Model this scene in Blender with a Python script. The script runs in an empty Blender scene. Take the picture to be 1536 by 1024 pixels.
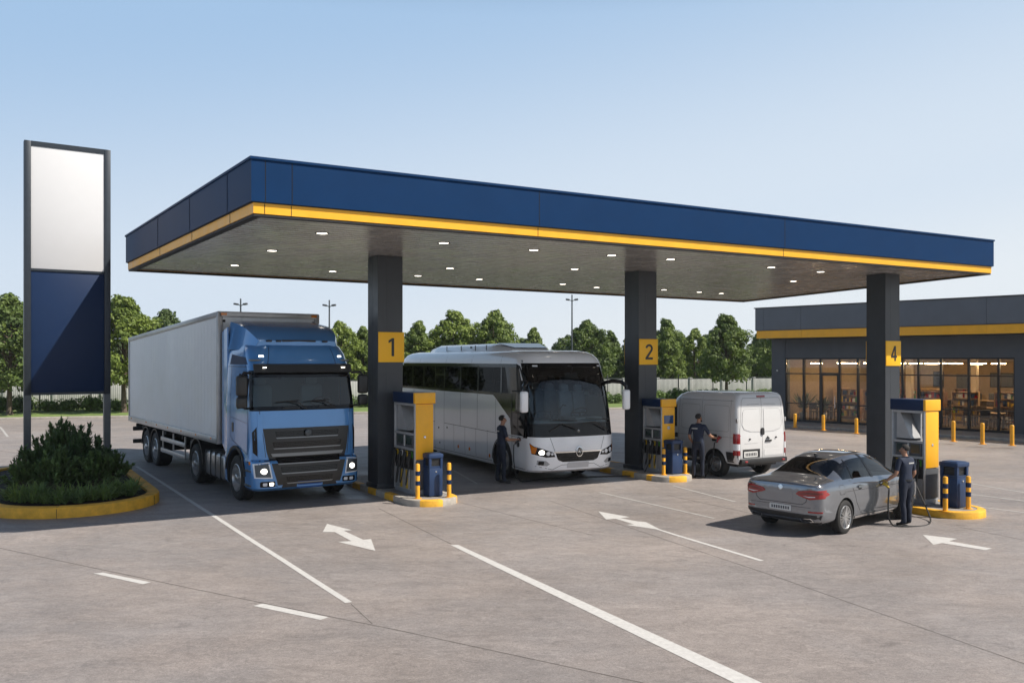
import bpy, bmesh, math, random
from mathutils import Vector, Matrix
from mathutils.bvhtree import BVHTree
SC = bpy.context.scene
COL = SC.collection
R = math.radians
PI = math.pi
# ---- the camera: eye at the origin, 3.3 m up, looking along +Y; photo pixels are 1536 wide
F, CX, HY, EYE = 1335.0, 768.0, 540.0, 3.3
def at(px, py, z=0.0):
    """ground (or height z) point seen at a photo pixel"""
    d = (EYE - z) * F / (py - HY)
    return Vector(((px - CX) / F * d, d, z))
def atd(px, d, z=0.0):
    return Vector(((px - CX) / F * d, d, z))
AX = Vector((math.cos(R(30.5)), math.sin(R(30.5)), 0))     # along the canopy front, to the right
BX = Vector((-math.sin(R(30.5)), math.cos(R(30.5)), 0))    # away from the viewer, along the lanes
# ---- materials
MATS = {}
def mat(name, color, rough=0.5, metal=0.0, var=0.0, vscale=6.0, bump=0.0, bscale=60.0, coat=0.0, emit=None, estr=0.0, spec=0.5, rvar=0.0, dirt=0.0):
    m = bpy.data.materials.new(name); m.use_nodes = True
    nt = m.node_tree; N = nt.nodes; L = nt.links
    b = N['Principled BSDF']
    c = (*color, 1)
    b.inputs['Base Color'].default_value = c
    b.inputs['Roughness'].default_value = rough
    b.inputs['Metallic'].default_value = metal
    b.inputs['Coat Weight'].default_value = coat
    b.inputs['Coat Roughness'].default_value = 0.06
    b.inputs['Specular IOR Level'].default_value = spec
    if emit:
        b.inputs['Emission Color'].default_value = (*emit, 1); b.inputs['Emission Strength'].default_value = estr
    if var or bump or rvar:
        tc = N.new('ShaderNodeTexCoord')
        if var or rvar:
            n = N.new('ShaderNodeTexNoise'); n.inputs['Scale'].default_value = vscale; n.inputs['Detail'].default_value = 6
            n.inputs['Roughness'].default_value = 0.62
            L.new(tc.outputs['Object'], n.inputs['Vector'])
        if var:
            mp = N.new('ShaderNodeMapRange'); mp.inputs[1].default_value = 0.3; mp.inputs[2].default_value = 0.7
            mp.inputs[3].default_value = 1 - var; mp.inputs[4].default_value = 1 + var
            L.new(n.outputs['Fac'], mp.inputs[0])
            mx = N.new('ShaderNodeMix'); mx.data_type = 'RGBA'; mx.blend_type = 'MULTIPLY'; mx.inputs[0].default_value = 1
            mx.inputs[6].default_value = c
            L.new(mp.outputs[0], mx.inputs[7]); L.new(mx.outputs[2], b.inputs['Base Color'])
        if rvar:
            mr = N.new('ShaderNodeMapRange'); mr.inputs[1].default_value = 0.3; mr.inputs[2].default_value = 0.7
            mr.inputs[3].default_value = max(0.02, rough - rvar); mr.inputs[4].default_value = min(1, rough + rvar)
            L.new(n.outputs['Fac'], mr.inputs[0]); L.new(mr.outputs[0], b.inputs['Roughness'])
        if bump:
            n2 = N.new('ShaderNodeTexNoise'); n2.inputs['Scale'].default_value = bscale; n2.inputs['Detail'].default_value = 4
            L.new(tc.outputs['Object'], n2.inputs['Vector'])
            bp = N.new('ShaderNodeBump'); bp.inputs['Strength'].default_value = bump; bp.inputs['Distance'].default_value = 0.02
            L.new(n2.outputs['Fac'], bp.inputs['Height']); L.new(bp.outputs['Normal'], b.inputs['Normal'])
    MATS[name] = m
    return m
def glass(name, tint, refl=1.0, rough=0.0):
    """thin pane: clear tinted film plus a mirror coat by Fresnel"""
    m = bpy.data.materials.new(name); m.use_nodes = True
    nt = m.node_tree; N = nt.nodes; L = nt.links
    N.remove(N['Principled BSDF'])
    tr = N.new('ShaderNodeBsdfTransparent'); tr.inputs[0].default_value = (*tint, 1)
    gl = N.new('ShaderNodeBsdfGlossy'); gl.inputs['Roughness'].default_value = rough
    gl.inputs['Color'].default_value = (refl, refl, refl, 1)
    fr = N.new('ShaderNodeFresnel'); fr.inputs['IOR'].default_value = 1.52
    mx = N.new('ShaderNodeMixShader')
    L.new(fr.outputs[0], mx.inputs[0]); L.new(tr.outputs[0], mx.inputs[1]); L.new(gl.outputs[0], mx.inputs[2])
    L.new(mx.outputs[0], N['Material Output'].inputs['Surface'])
    MATS[name] = m
    return m
# ---- mesh builder
class MB:
    def __init__(s):
        s.bm = bmesh.new(); s.mi = 0
    def face(s, vs, mi=None):
        try:
            f = s.bm.faces.new(vs)
        except ValueError:
            return None
        f.material_index = s.mi if mi is None else mi
        return f
    def poly(s, pts, mi=None):
        return s.face([s.bm.verts.new(p) for p in pts], mi)
    def merge(s, b2, M=None):
        me = bpy.data.meshes.new('t'); b2.to_mesh(me); b2.free()
        if M is not None: me.transform(M)
        n0 = len(s.bm.faces); s.bm.from_mesh(me); bpy.data.meshes.remove(me)
        s.bm.faces.ensure_lookup_table()
        for f in s.bm.faces[n0:]: f.material_index = s.mi
    def box(s, c, size, rot=None, bevel=0.0, seg=2):
        b = bmesh.new(); bmesh.ops.create_cube(b, size=1)
        bmesh.ops.scale(b, vec=Vector(size), verts=b.verts)
        if bevel: bmesh.ops.bevel(b, geom=list(b.edges), offset=bevel, segments=seg, affect='EDGES', profile=0.5)
        M = Matrix.Translation(Vector(c))
        if rot is not None: M = M @ (rot if isinstance(rot, Matrix) else Matrix.Rotation(rot, 4, 'Z'))
        s.merge(b, M); return s
    def bar(s, p0, p1, w, h, bevel=0.0):
        """box beam from p0 to p1"""
        p0, p1 = Vector(p0), Vector(p1); d = p1 - p0
        q = d.to_track_quat('X', 'Z').to_matrix().to_4x4()
        return s.box((p0 + p1) / 2, (d.length, w, h), q, bevel)
    def ring(s, c, ax, r, n, ph=0.0):
        q = Vector(ax).to_track_quat('Z', 'Y')
        return [s.bm.verts.new(Vector(c) + q @ Vector((r * math.cos(2 * PI * i / n + ph), r * math.sin(2 * PI * i / n + ph), 0))) for i in range(n)]
    def skin(s, rings, cap0=True, cap1=True, closed=True):
        for a, b in zip(rings, rings[1:]):
            n = len(a)
            for i in range(n if closed else n - 1):
                j = (i + 1) % n
                s.face([a[i], a[j], b[j], b[i]])
        if cap0: s.face(list(reversed(rings[0])))
        if cap1: s.face(rings[-1])
        return s
    def cyl(s, p0, p1, r0, r1=None, n=16, caps=True):
        p0, p1 = Vector(p0), Vector(p1); r1 = r0 if r1 is None else r1
        s.skin([s.ring(p0, p1 - p0, r0, n), s.ring(p1, p1 - p0, r1, n)], caps, caps); return s
    def lathe(s, c, ax, prof, n=24, cap0=True, cap1=True):
        """prof: (radius, distance along axis)"""
        ax = Vector(ax).normalized(); c = Vector(c)
        s.skin([s.ring(c + ax * t, ax, max(r, 1e-4), n) for r, t in prof], cap0, cap1); return s
    def tube(s, pts, r, n=8, caps=True):
        pts = [Vector(p) for p in pts]; rings = []
        for i, p in enumerate(pts):
            d = (pts[min(i + 1, len(pts) - 1)] - pts[max(i - 1, 0)])
            rr = r[i] if isinstance(r, (list, tuple)) else r
            d.normalize()
            up = Vector((0, 0, 1)) if abs(d.z) < 0.9 else Vector((0.3, 1, 0)).normalized()
            u = d.cross(up).normalized(); v = u.cross(d).normalized()
            rings.append([s.bm.verts.new(p + (u * math.cos(2 * PI * k / n) + v * math.sin(2 * PI * k / n)) * rr) for k in range(n)])
        s.skin(rings, caps, caps); return s
    def prism(s, pts, vec):
        """extrude a 3d polygon by vec"""
        a = [s.bm.verts.new(Vector(p)) for p in pts]; b = [s.bm.verts.new(Vector(p) + Vector(vec)) for p in pts]
        s.face(list(reversed(a))); s.face(b)
        n = len(a)
        for i in range(n): s.face([a[i], a[(i + 1) % n], b[(i + 1) % n], b[i]])
        return s
    def ball(s, c, rad, seg=16, rings=10):
        b = bmesh.new(); bmesh.ops.create_uvsphere(b, u_segments=seg, v_segments=rings, radius=1)
        rad = Vector(rad) if not isinstance(rad, (int, float)) else Vector((rad,) * 3)
        bmesh.ops.scale(b, vec=rad, verts=b.verts); s.merge(b, Matrix.Translation(Vector(c))); return s
    def build(s, name, mats, parent=None, sharp=32.0, M=None, normals=True):
        if normals: bmesh.ops.recalc_face_normals(s.bm, faces=s.bm.faces)
        for f in s.bm.faces: f.smooth = True
        a = R(sharp)
        for e in s.bm.edges:
            if len(e.link_faces) == 2: e.smooth = e.calc_face_angle(PI) < a
        me = bpy.data.meshes.new(name); s.bm.to_mesh(me); s.bm.free()
        if M is not None: me.transform(M)
        return link(name, me, mats, parent)
def link(name, me, mats, parent=None):
    for m in (mats if isinstance(mats, (list, tuple)) else [mats]): me.materials.append(m)
    me.name = name
    o = bpy.data.objects.new(name, me); COL.objects.link(o)
    if parent is not None: o.parent = parent
    return o
def empty(name, loc=(0, 0, 0), rz=0.0, scale=(1, 1, 1)):
    o = bpy.data.objects.new(name, None); COL.objects.link(o)
    o.location = loc; o.rotation_euler = (0, 0, rz); o.scale = scale; o.empty_display_size = 0.3
    return o
def tag(o, label, cat, group=None):
    o['label'] = label; o['category'] = cat
    if group: o['group'] = group
    return o
def struct(o, kind='structure'):
    o['kind'] = kind; return o
def copy_tree(o, parent=None):
    c = o.copy(); COL.objects.link(c); c.parent = parent
    for ch in list(o.children): copy_tree(ch, c)
    return c
def evaluated(ob):
    dg = bpy.context.evaluated_depsgraph_get(); dg.update()
    return bpy.data.meshes.new_from_object(ob.evaluated_get(dg))
def temp(bm, name='t'):
    me = bpy.data.meshes.new(name); bm.to_mesh(me); bm.free()
    o = bpy.data.objects.new(name, me); COL.objects.link(o); return o
def carve(bm, cutters, subsurf=0, nslots=4):
    """closed body bmesh -> subdivided, wheel wells cut -> mesh (material indices kept)"""
    bmesh.ops.recalc_face_normals(bm, faces=bm.faces)
    o = temp(bm)
    sl = [bpy.data.materials.new('slot') for _ in range(nslots)]
    for i in range(nslots): o.data.materials.append(sl[i])
    if subsurf:
        md = o.modifiers.new('s', 'SUBSURF'); md.levels = subsurf; md.render_levels = subsurf
    tmp = []
    for cb in cutters:
        bmesh.ops.recalc_face_normals(cb, faces=cb.faces)
        c = temp(cb, 'c'); tmp.append(c)
        for i in range(nslots): c.data.materials.append(sl[i])
        md = o.modifiers.new('b', 'BOOLEAN'); md.operation = 'DIFFERENCE'; md.object = c; md.solver = 'EXACT'
        try: md.material_mode = 'INDEX'
        except Exception: pass
    me = evaluated(o)
    for t in tmp + [o]: bpy.data.objects.remove(t)
    idx = [p.material_index for p in me.polygons]; names = [m.name for m in me.materials]; order = [names.index(m.name) if m.name in names else -1 for m in sl]
    me.materials.clear(); back = {v: k for k, v in enumerate(order)}
    for p, i in zip(me.polygons, idx): p.material_index = back.get(i, 0)
    for m in sl: bpy.data.materials.remove(m)
    return me
def split(me, idx):
    """take the faces whose material index is in idx as a mesh of their own (indices renumbered)"""
    bm = bmesh.new(); bm.from_mesh(me)
    bmesh.ops.delete(bm, geom=[f for f in bm.faces if f.material_index not in idx], context='FACES')
    for f in bm.faces: f.material_index = idx.index(f.material_index)
    m = MB(); m.bm.free(); m.bm = bm
    return m
def well(x, z, r, y0, y1, mi=1, n=28):
    b = MB(); b.mi = mi; b.cyl((x, y0, z), (x, y1, z), r, n=n); return b.bm
def bvh_of(me):
    bm = bmesh.new(); bm.from_mesh(me); t = BVHTree.FromBMesh(bm); bm.free(); return t
def refine(pts, cuts):
    """2d polygon -> triangulated, evenly refined bmesh in the xy plane"""
    b = bmesh.new(); b.faces.new([b.verts.new((p[0], p[1], 0)) for p in pts])
    if cuts:
        xs = [p[0] for p in pts]; ys = [p[1] for p in pts]
        for k in range(1, math.ceil((max(xs) - min(xs)) / cuts)):
            bmesh.ops.bisect_plane(b, geom=list(b.verts) + list(b.edges) + list(b.faces), plane_co=(min(xs) + k * cuts, 0, 0), plane_no=(1, 0, 0))
        for k in range(1, math.ceil((max(ys) - min(ys)) / cuts)):
            bmesh.ops.bisect_plane(b, geom=list(b.verts) + list(b.edges) + list(b.faces), plane_co=(0, min(ys) + k * cuts, 0), plane_no=(0, 1, 0))
    return b
AXES = {  # decal planes: (u, v) -> start point outside the body, ray direction
    'side-': (lambda u, v: Vector((u, -9, v)), Vector((0, 1, 0))),
    'side+': (lambda u, v: Vector((u, 9, v)), Vector((0, -1, 0))),
    'front': (lambda u, v: Vector((9, u, v)), Vector((-1, 0, 0))),
    'rear': (lambda u, v: Vector((-30, u, v)), Vector((1, 0, 0))),
    'top': (lambda u, v: Vector((u, v, 9)), Vector((0, 0, -1))),
}
def decal(mb, tree, plane, pts, off=0.004, cuts=0.08, skirt=0.015, mi=None):
    """a panel that hugs the body: polygon (u, v) projected on it, standing off proud, with a rim"""
    fn, d = AXES[plane]
    b = refine(pts, cuts)
    bad = []
    for v in b.verts:
        h, n, i, q = tree.ray_cast(fn(v.co.x, v.co.y), d)
        if h is None: bad.append(v); continue
        if n.dot(d) > 0: n = -n
        v.co = h + n * off
    if bad: bmesh.ops.delete(b, geom=bad, context='VERTS')
    if skirt:
        r = bmesh.ops.extrude_edge_only(b, edges=[e for e in b.edges if e.is_boundary])
        for g in r['geom']:
            if isinstance(g, bmesh.types.BMVert): g.co += d * (skirt + off)
    old = mb.mi
    if mi is not None: mb.mi = mi
    mb.merge(b); mb.mi = old
    return mb
def seam(mb, tree, plane, pts, w=0.012, off=0.0025, mi=None):
    """thin line on the body along a polyline"""
    for (a, b) in zip(pts, pts[1:]):
        a, b = Vector(a), Vector(b); t = (b - a).normalized() * (w * 0.5); n = Vector((-t.y, t.x))
        q = [a - t + n, a - t - n, b + t - n, b + t + n]
        decal(mb, tree, plane, [(p.x, p.y) for p in q], off, 0.12, 0, mi)
    return mb
def rrect(x0, x1, z0, z1, r, n=4):
    o = []
    for cx, cz, a in ((x1 - r, z1 - r, 0), (x0 + r, z1 - r, 90), (x0 + r, z0 + r, 180), (x1 - r, z0 + r, 270)):
        for k in range(n + 1):
            t = R(a + 90 * k / n); o.append((cx + r * math.cos(t), cz + r * math.sin(t)))
    return o
def lerp_keys(keys, z):
    """keys: rows (z, a, b, ...) -> values at z"""
    if z <= keys[0][0]: return keys[0][1:]
    for k0, k1 in zip(keys, keys[1:]):
        if z <= k1[0]:
            t = (z - k0[0]) / (k1[0] - k0[0]); return tuple(a + (b - a) * t for a, b in zip(k0[1:], k1[1:]))
    return keys[-1][1:]
def outline(xf, xb, w, rf, rb, bow, ns=10, na=6, nf=12):
    """plan of a vehicle at one height; order: right side rear->front, nose right->left, left side front->rear, tail"""
    P = []
    def bw(y): return bow * (min(abs(y), w) / w) ** 2
    x1 = xf - rf - bow; x0 = xb + rb
    for k in range(ns): P.append((x0 + (x1 - x0) * k / ns, -w))
    for k in range(na):
        t = R(-90 + 90 * k / na); y = -(w - rf) + rf * math.sin(t); x = xf - rf + rf * math.cos(t)
        P.append((x - bw(y), y))
    for k in range(nf + 1):
        y = -(w - rf) + 2 * (w - rf) * k / nf; P.append((xf - bw(y), y))
    for k in range(1, na + 1):
        t = R(90 * k / na); y = (w - rf) + rf * math.sin(t); x = xf - rf + rf * math.cos(t)
        P.append((x - bw(y), y))
    for k in range(1, ns + 1): P.append((x1 + (x0 - x1) * k / ns, w))
    nb = 4
    for k in range(1, nb + 1):
        t = R(90 * k / nb); P.append((xb + rb - rb * math.sin(t), w - rb + rb * math.cos(t)))
    for k in range(1, 5): P.append((xb, (w - rb) - 2 * (w - rb) * k / 5))
    for k in range(nb):
        t = R(90 - 90 * k / nb); P.append((xb + rb - rb * math.sin(t), -(w - rb) - rb * math.cos(t)))
    return P
def body_loft(levels, select=None, **kw):
    """levels: (z, xf, xb, w, rf, rb, bow); select(k, i, centre) -> material index"""
    bm = bmesh.new(); rings = []
    for (z, xf, xb, w, rf, rb, bow) in levels:
        rings.append([bm.verts.new((x, y, z)) for x, y in outline(xf, xb, w, rf, rb, bow, **kw)])
    n = len(rings[0])
    for k, (a, b) in enumerate(zip(rings, rings[1:])):
        for i in range(n):
            j = (i + 1) % n
            f = bm.faces.new([a[i], a[j], b[j], b[i]])
            if select: f.material_index = select(k, i, f.calc_center_median())
    bm.faces.new(list(reversed(rings[0]))); bm.faces.new(rings[-1])
    return bm
def wheel(parent, c, r, w, side, rim_r=0.62, spokes=0, name='wheel', style='truck'):
    """tyre and rim; side = -1 for the -y side. The wheel is an Empty part with tyre and rim as sub-parts"""
    root = empty(name, c); root.parent = parent
    ax = Vector((0, side, 0)); h = w / 2
    t = MB()
    t.lathe((0, 0, 0), ax, [(r * rim_r, -h * .9), (r * .9, -h), (r * .97, -h * .85), (r, -h * .6), (r, h * .6), (r * .975, h * .85), (r * .9, h), (r * .75, h * 1.02), (r * rim_r * 1.03, h * .93), (r * rim_r, h * .8)], 40, False, False)
    for k in range(36):
        a = 2 * PI * k / 36
        for q in (-1, 1): t.box((math.cos(a) * r * .995, q * h * .45, math.sin(a) * r * .995), (0.02, h * .5, 0.03), Matrix.Rotation(-a, 4, 'Y'))
    t.build('tyre', MATS['tyre'], root)
    m = MB(); q = r * rim_r
    if style == 'truck':
        m.lathe((0, 0, 0), ax, [(q * 1.0, h * .93), (q * .95, h * .98), (q * .90, h * .6), (q * .86, h * .1), (q * .6, h * -.05), (q * .5, h * .45), (q * .44, h * .62), (q * .28, h * .66), (q * .25, h * 1.0), (q * .18, h * 1.08), (q * .02, h * 1.1)], 32, False, True)
        for k in range(10):
            a = 2 * PI * k / 10
            m.lathe((math.cos(a) * q * .37, 0, math.sin(a) * q * .37), ax, [(q * .045, h * .55), (q * .045, h * .82), (q * .01, h * .85)], 6)
        m.mi = 1
        for k in range(10):
            a = 2 * PI * (k + .5) / 10
            m.lathe((math.cos(a) * q * .73, 0, math.sin(a) * q * .73), ax, [(q * .085, h * -.1), (q * .085, h * .08)], 10)
    else:
        m.lathe((0, 0, 0), ax, [(q, h * .93), (q * .97, h * .97), (q * .9, h * .85), (q * .88, h * .1)], 32, False, False); m.mi = 1; m.lathe((0, 0, 0), ax, [(q * .88, h * .1), (q * .2, 0), (.001, 0)], 32, False, False); m.mi = 0
        m.lathe((0, 0, 0), ax, [(q * .2, h * .3), (q * .2, h * .78), (q * .12, h * .85), (0.001, h * .85)], 16)
        for k in range(spokes):
            a = 2 * PI * k / spokes
            for da in (-.11, .11):
                p0 = Vector((math.cos(a + da * .5) * q * .14, side * h * .72, math.sin(a + da * .5) * q * .14)); p1 = Vector((math.cos(a + da * 1.3) * q * .93, side * h * .82, math.sin(a + da * 1.3) * q * .93))
                m.bar(p0, p1, .028 * q / .2, .02 * q / .2)
        m.mi = 1
        m.lathe((0, 0, 0), ax, [(q * .87, h * .02), (q * .86, h * .06)], 24)
    m.build('rim', [MATS['alloy'], MATS['black_plastic']], root)
    return root
def digit_mesh(ch, hgt, depth, M):
    """bold sans numerals drawn as outlines (unit height)"""
    b = MB()
    def pr(pts): b.prism([(x, y, 0) for x, y in pts], (0, 0, depth))
    if ch == '1': pr([(-.02, -.5), (.13, -.5), (.13, .5), (.01, .5), (-.20, .36), (-.20, .22), (-.02, .33)])
    elif ch == '4':
        pr([(.05, -.5), (.19, -.5), (.19, -.29), (.30, -.29), (.30, -.15), (.19, -.15), (.19, .5), (.03, .5), (.05, .27)])
        pr([(.03, .5), (-.30, -.15), (-.30, -.29), (.05, -.29), (.05, -.15), (-.14, -.15), (.05, .27)])
    else:
        o = []; i_ = []
        for k in range(15):
            a = R(172 - 205 * k / 14); o.append((.30 * math.cos(a), .22 + .28 * math.sin(a))); i_.append((.155 * math.cos(a), .22 + .145 * math.sin(a)))
        o += [(-.08, -.36), (.30, -.36), (.30, -.5), (-.30, -.5)]; i_ += [(-.30, -.37)]
        pr(o + i_[::-1])
    for v in b.bm.verts: v.co = M @ Vector((v.co.x * hgt, v.co.y * hgt, v.co.z))
    return b
# ---- shared materials
mat('navy', (0.003, 0.029, 0.095), .5, var=.06, vscale=1.5, spec=.1)
mat('navy_panel', (0.006, 0.022, 0.070), .45, spec=.25, var=.05, vscale=1.2)
mat('yellow', (0.88, 0.43, 0.015), .42, var=.06, vscale=3, rvar=.1)
mat('kerb_yellow', (0.74, 0.39, 0.03), .65, var=.22, vscale=5, bump=.3, bscale=40)
mat('kerb_concrete', (0.36, 0.33, 0.29), .85, var=.2, vscale=6, bump=.3, bscale=50)
mat('charcoal', (0.034, 0.039, 0.047), .38, var=.12, vscale=2.5, rvar=.08)
mat('charcoal_light', (0.085, 0.092, 0.105), .45, var=.1, vscale=2, rvar=.08)
mat('steel_grey', (0.085, 0.095, 0.105), .4, .5, var=.1)
mat('seam_dark', (0.012, 0.012, 0.014), .7)
mat('black_plastic', (0.014, 0.014, 0.015), .45, var=.1, bump=.05, bscale=200)
mat('black_gloss', (0.006, 0.006, 0.007), .08, spec=.3)
mat('rubber', (0.012, 0.012, 0.012), .6)
mat('tyre', (0.016, 0.0155, 0.015), .75, var=.25, vscale=9, bump=.2, bscale=90)
mat('alloy', (0.5, 0.5, 0.5), .32, .9, var=.12, vscale=8)
mat('chrome', (0.7, 0.7, 0.7), .12, 1)
mat('white_paint', (0.72, 0.72, 0.71), .3, coat=.5, var=.025, vscale=2, rvar=.05)
mat('interior', (0.02, 0.021, 0.024), .8)
mat('interior_mid', (0.27, 0.29, 0.30), .8)
mat('amber', (0.7, 0.2, 0.01), .25, coat=.6)
mat('red_lens', (0.26, 0.005, 0.007), .15, coat=.8)
mat('dark_red_lens', (0.12, 0.004, 0.006), .15, coat=.8)
mat('clear_lens', (0.75, 0.77, 0.8), .1, coat=.8)
mat('headlamp_glow', (0.9, 0.9, 0.85), .3, emit=(1, .93, .8), estr=4)
mat('plate_white', (0.6, 0.6, 0.58), .5)
mat('plate_ink', (0.05, 0.05, 0.06), .6)
glass('glass_tint', (0.62, 0.70, 0.71)); glass('glass_dark', (0.05, 0.055, 0.06)); glass('glass_clear', (0.82, 0.85, 0.84)); glass('glass_mid', (0.38, 0.43, 0.44))
# ================= ground, forecourt, markings, verge =================
random.seed(3)
def concrete():
    m = bpy.data.materials.new('forecourt_concrete'); m.use_nodes = True
    nt = m.node_tree; N = nt.nodes; L = nt.links; b = N['Principled BSDF']
    tc = N.new('ShaderNodeTexCoord')
    def noise(scale, detail=6, rough=.6, dist=0.0, sc=(1, 1, 1)):
        mp = N.new('ShaderNodeMapping'); mp.inputs['Scale'].default_value = sc; mp.inputs['Rotation'].default_value = (0, 0, R(-20))
        L.new(tc.outputs['Object'], mp.inputs[0])
        n = N.new('ShaderNodeTexNoise'); n.inputs['Scale'].default_value = scale; n.inputs['Detail'].default_value = detail
        n.inputs['Roughness'].default_value = rough; n.inputs['Distortion'].default_value = dist
        L.new(mp.outputs[0], n.inputs['Vector']); return n.outputs['Fac']
    def rng(x, a, b_, c, d):
        r = N.new('ShaderNodeMapRange'); r.inputs[1].default_value = a; r.inputs[2].default_value = b_; r.inputs[3].default_value = c; r.inputs[4].default_value = d
        L.new(x, r.inputs[0]); return r.outputs[0]
    def mul(x, y):
        q = N.new('ShaderNodeMath'); q.operation = 'MULTIPLY'; L.new(x, q.inputs[0]); L.new(y, q.inputs[1]); return q.outputs[0]
    big = rng(noise(.22, 5, .6, .6), .35, .65, .88, 1.10)
    trow = rng(noise(.6, 6, .65, 1.4, (.7, 1.9, 1)), .3, .7, .90, 1.08)
    mid = rng(noise(3.2, 8, .7, 1.6, (1, 1.6, 1)), .36, .64, .86, 1.12)
    fine = mul(rng(noise(26, 5, .7, 2.6), .36, .64, .76, 1.20), mul(rng(noise(8, 4, .6, 4.5), .38, .62, .86, 1.12), rng(noise(70, 3, .6), .62, .72, 1.0, .72)))
    stain = rng(noise(1.3, 4, .6, 1.2), .64, .73, 1.0, .78)
    v = mul(mul(mul(big, mid), mul(fine, trow)), stain)
    mx = N.new('ShaderNodeMix'); mx.data_type = 'RGBA'; mx.blend_type = 'MULTIPLY'; mx.inputs[0].default_value = 1
    hue = N.new('ShaderNodeMix'); hue.data_type = 'RGBA'
    hue.inputs[6].default_value = (.298, .262, .245, 1); hue.inputs[7].default_value = (.272, .247, .239, 1)
    L.new(rng(noise(.4, 3), .4, .6, 0, 1), hue.inputs[0])
    L.new(hue.outputs[2], mx.inputs[6]); L.new(v, mx.inputs[7])
    L.new(mx.outputs[2], b.inputs['Base Color'])
    L.new(rng(noise(1.4, 6, .7, .5, (.6, 2, 1)), .3, .7, .38, .72), b.inputs['Roughness'])
    bp = N.new('ShaderNodeBump'); bp.inputs['Strength'].default_value = .7; bp.inputs['Distance'].default_value = .012
    L.new(noise(55, 8, .75, 2.5), bp.inputs['Height'])
    L.new(bp.outputs[0], b.inputs['Normal'])
    MATS['concrete'] = m
concrete()
mat('earth', (0.05, 0.075, 0.025), .95, var=.4, vscale=.3)
mat('lawn', (0.14, 0.20, 0.05), .9, var=.35, vscale=1.2, bump=.6, bscale=25)
mat('road_paint', (0.54, 0.53, 0.515), .6, var=.12, vscale=14, bump=.15, bscale=60)
mat('road_paint_worn', (0.42, 0.41, 0.395), .65, var=.2, vscale=10)
mat('joint', (0.125, 0.112, 0.104), .9, var=.3, vscale=4)
mat('wall_block', (0.50, 0.50, 0.49), .8, var=.1, vscale=3)
KU = Vector((.959, .284, 0)); KN = Vector((-.284, .959, 0)); K0 = Vector((-25, 50, 0))
def verge(u, n, z=0.0): return K0 + KU * u + KN * n + Vector((0, 0, z))
b = MB(); b.poly([(-340, -60, -.03), (340, -60, -.03), (340, 420, -.03), (-340, 420, -.03)])
struct(b.build('ground', MATS['earth']))
b = MB(); b.poly([(-70, -25, 0), (75, -25, 0), verge(130, 0), verge(-60, 0)]); struct(b.build('forecourt', MATS['concrete']))
b = MB(); b.prism([verge(-60, .16, -.02), verge(130, .16, -.02), verge(130, 60, -.02), verge(-60, 60, -.02)], (0, 0, .12)); struct(b.build('lawn', MATS['lawn']))
b = MB()
for k in range(95): b.bar(verge(-60 + 2 * k, .08, .06), verge(-58.02 + 2 * k, .08, .06), .16, .16, .02)
struct(b.build('kerb', MATS['kerb_concrete']))
# ---- painted markings (each one polygon given by where it lies on the ground)
PZ = .004
def paint(pts, m='road_paint', z=PZ, name='road_marking'):
    b = MB(); b.poly([at(x, y, z) for x, y in pts]); return struct(b.build(name, MATS[m], normals=False))
def line(p, q, w0, w1=None, m='road_paint', z=PZ, name='road_marking'):
    a, c = at(*p, z), at(*q, z); t = (c - a).normalized(); n = Vector((-t.y, t.x, 0)); w1 = w1 or w0
    b = MB(); k = max(2, int((c - a).length / 1.5)); 
    L_ = []; R_ = []
    for i in range(k + 1):
        f = i / k; w = (w0 + (w1 - w0) * f) / 2; j = n * (random.uniform(-.004, .004)); c_ = a.lerp(c, f) + j
        L_.append(c_ + n * w); R_.append(c_ - n * w)
    b.poly(L_ + R_[::-1]); return struct(b.build(name, MATS[m], normals=False))
def up(b_):
    pass
paint([(676, 817), (687, 816.5), (1224, 1060), (1177, 1060)][::-1])
line((205, 699), (523, 903), .09, .10)
paint([(140, 859.5), (154, 858), (226.6, 872.8), (214, 875.5)][::-1])
paint([(379.7, 908), (394.5, 904.5), (493, 925), (480.5, 929)][::-1])
paint([(490.6, 785), (528, 794.7), (515.6, 795.4), (545, 809), (556.6, 807.8), (563, 825.5), (506.6, 812), (527, 811), (502, 797.4), (484, 797.4)][::-1], name='direction_arrow')
paint([(897.5, 766.5), (945, 775), (931, 776.7), (956.6, 781.4), (969, 782.5), (990, 793.4), (1020, 802.6), (1146, 840), (1140, 841), (1010, 801.8), (984, 793.2), (939, 786.6), (950.7, 785.7), (923.4, 777.5), (909, 778.6)][::-1], name='direction_arrow')
paint([(1384, 801.5), (1436, 807.5), (1424, 811), (1488, 822), (1478, 824.5), (1413, 814), (1400, 816.5)][::-1], name='direction_arrow')
line((899, 738), (1072, 777), .07, .06, 'road_paint_worn')
line((1009, 728), (1103, 752), .07, .07, 'road_paint_worn')
line((680, 705), (716, 725), .06, .06, 'road_paint_worn')
line((1457, 725), (1600, 749), .08, .08, 'road_paint_worn')
line((1457, 741), (1600, 759), .08, .08, 'road_paint_worn')
line((1470, 760), (1600, 776), .08, .08, 'road_paint_worn')
line((1180, 694), (1300, 716), .08, .08, 'road_paint_worn')
line((0, 640), (12, 655), .1, .1, 'road_paint_worn')
# expansion joints of the slabs
JZ = .002
for p, q, w in (((-60, 809), (300, 884.5), .018), ((300, 884.5), (600, 945), .018), ((600, 945), (1180, 1070), .018), ((526, 905), (558, 935), .01),
                ((568, 762), (676, 815), .02), ((689, 753), (888, 802), .016), ((826, 751), (1160, 863), .016), ((1160, 863), (1700, 1052), .016),
                ((1000, 742), (1130, 770), .02), ((1440, 790), (1640, 830), .02), ((180, 700), (-60, 668), .03), ((0, 735), (-90, 760), .02), ((60, 665), (200, 653), .05)):
    line(p, q, w, w, 'joint', JZ, 'pavement_joint')
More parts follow.
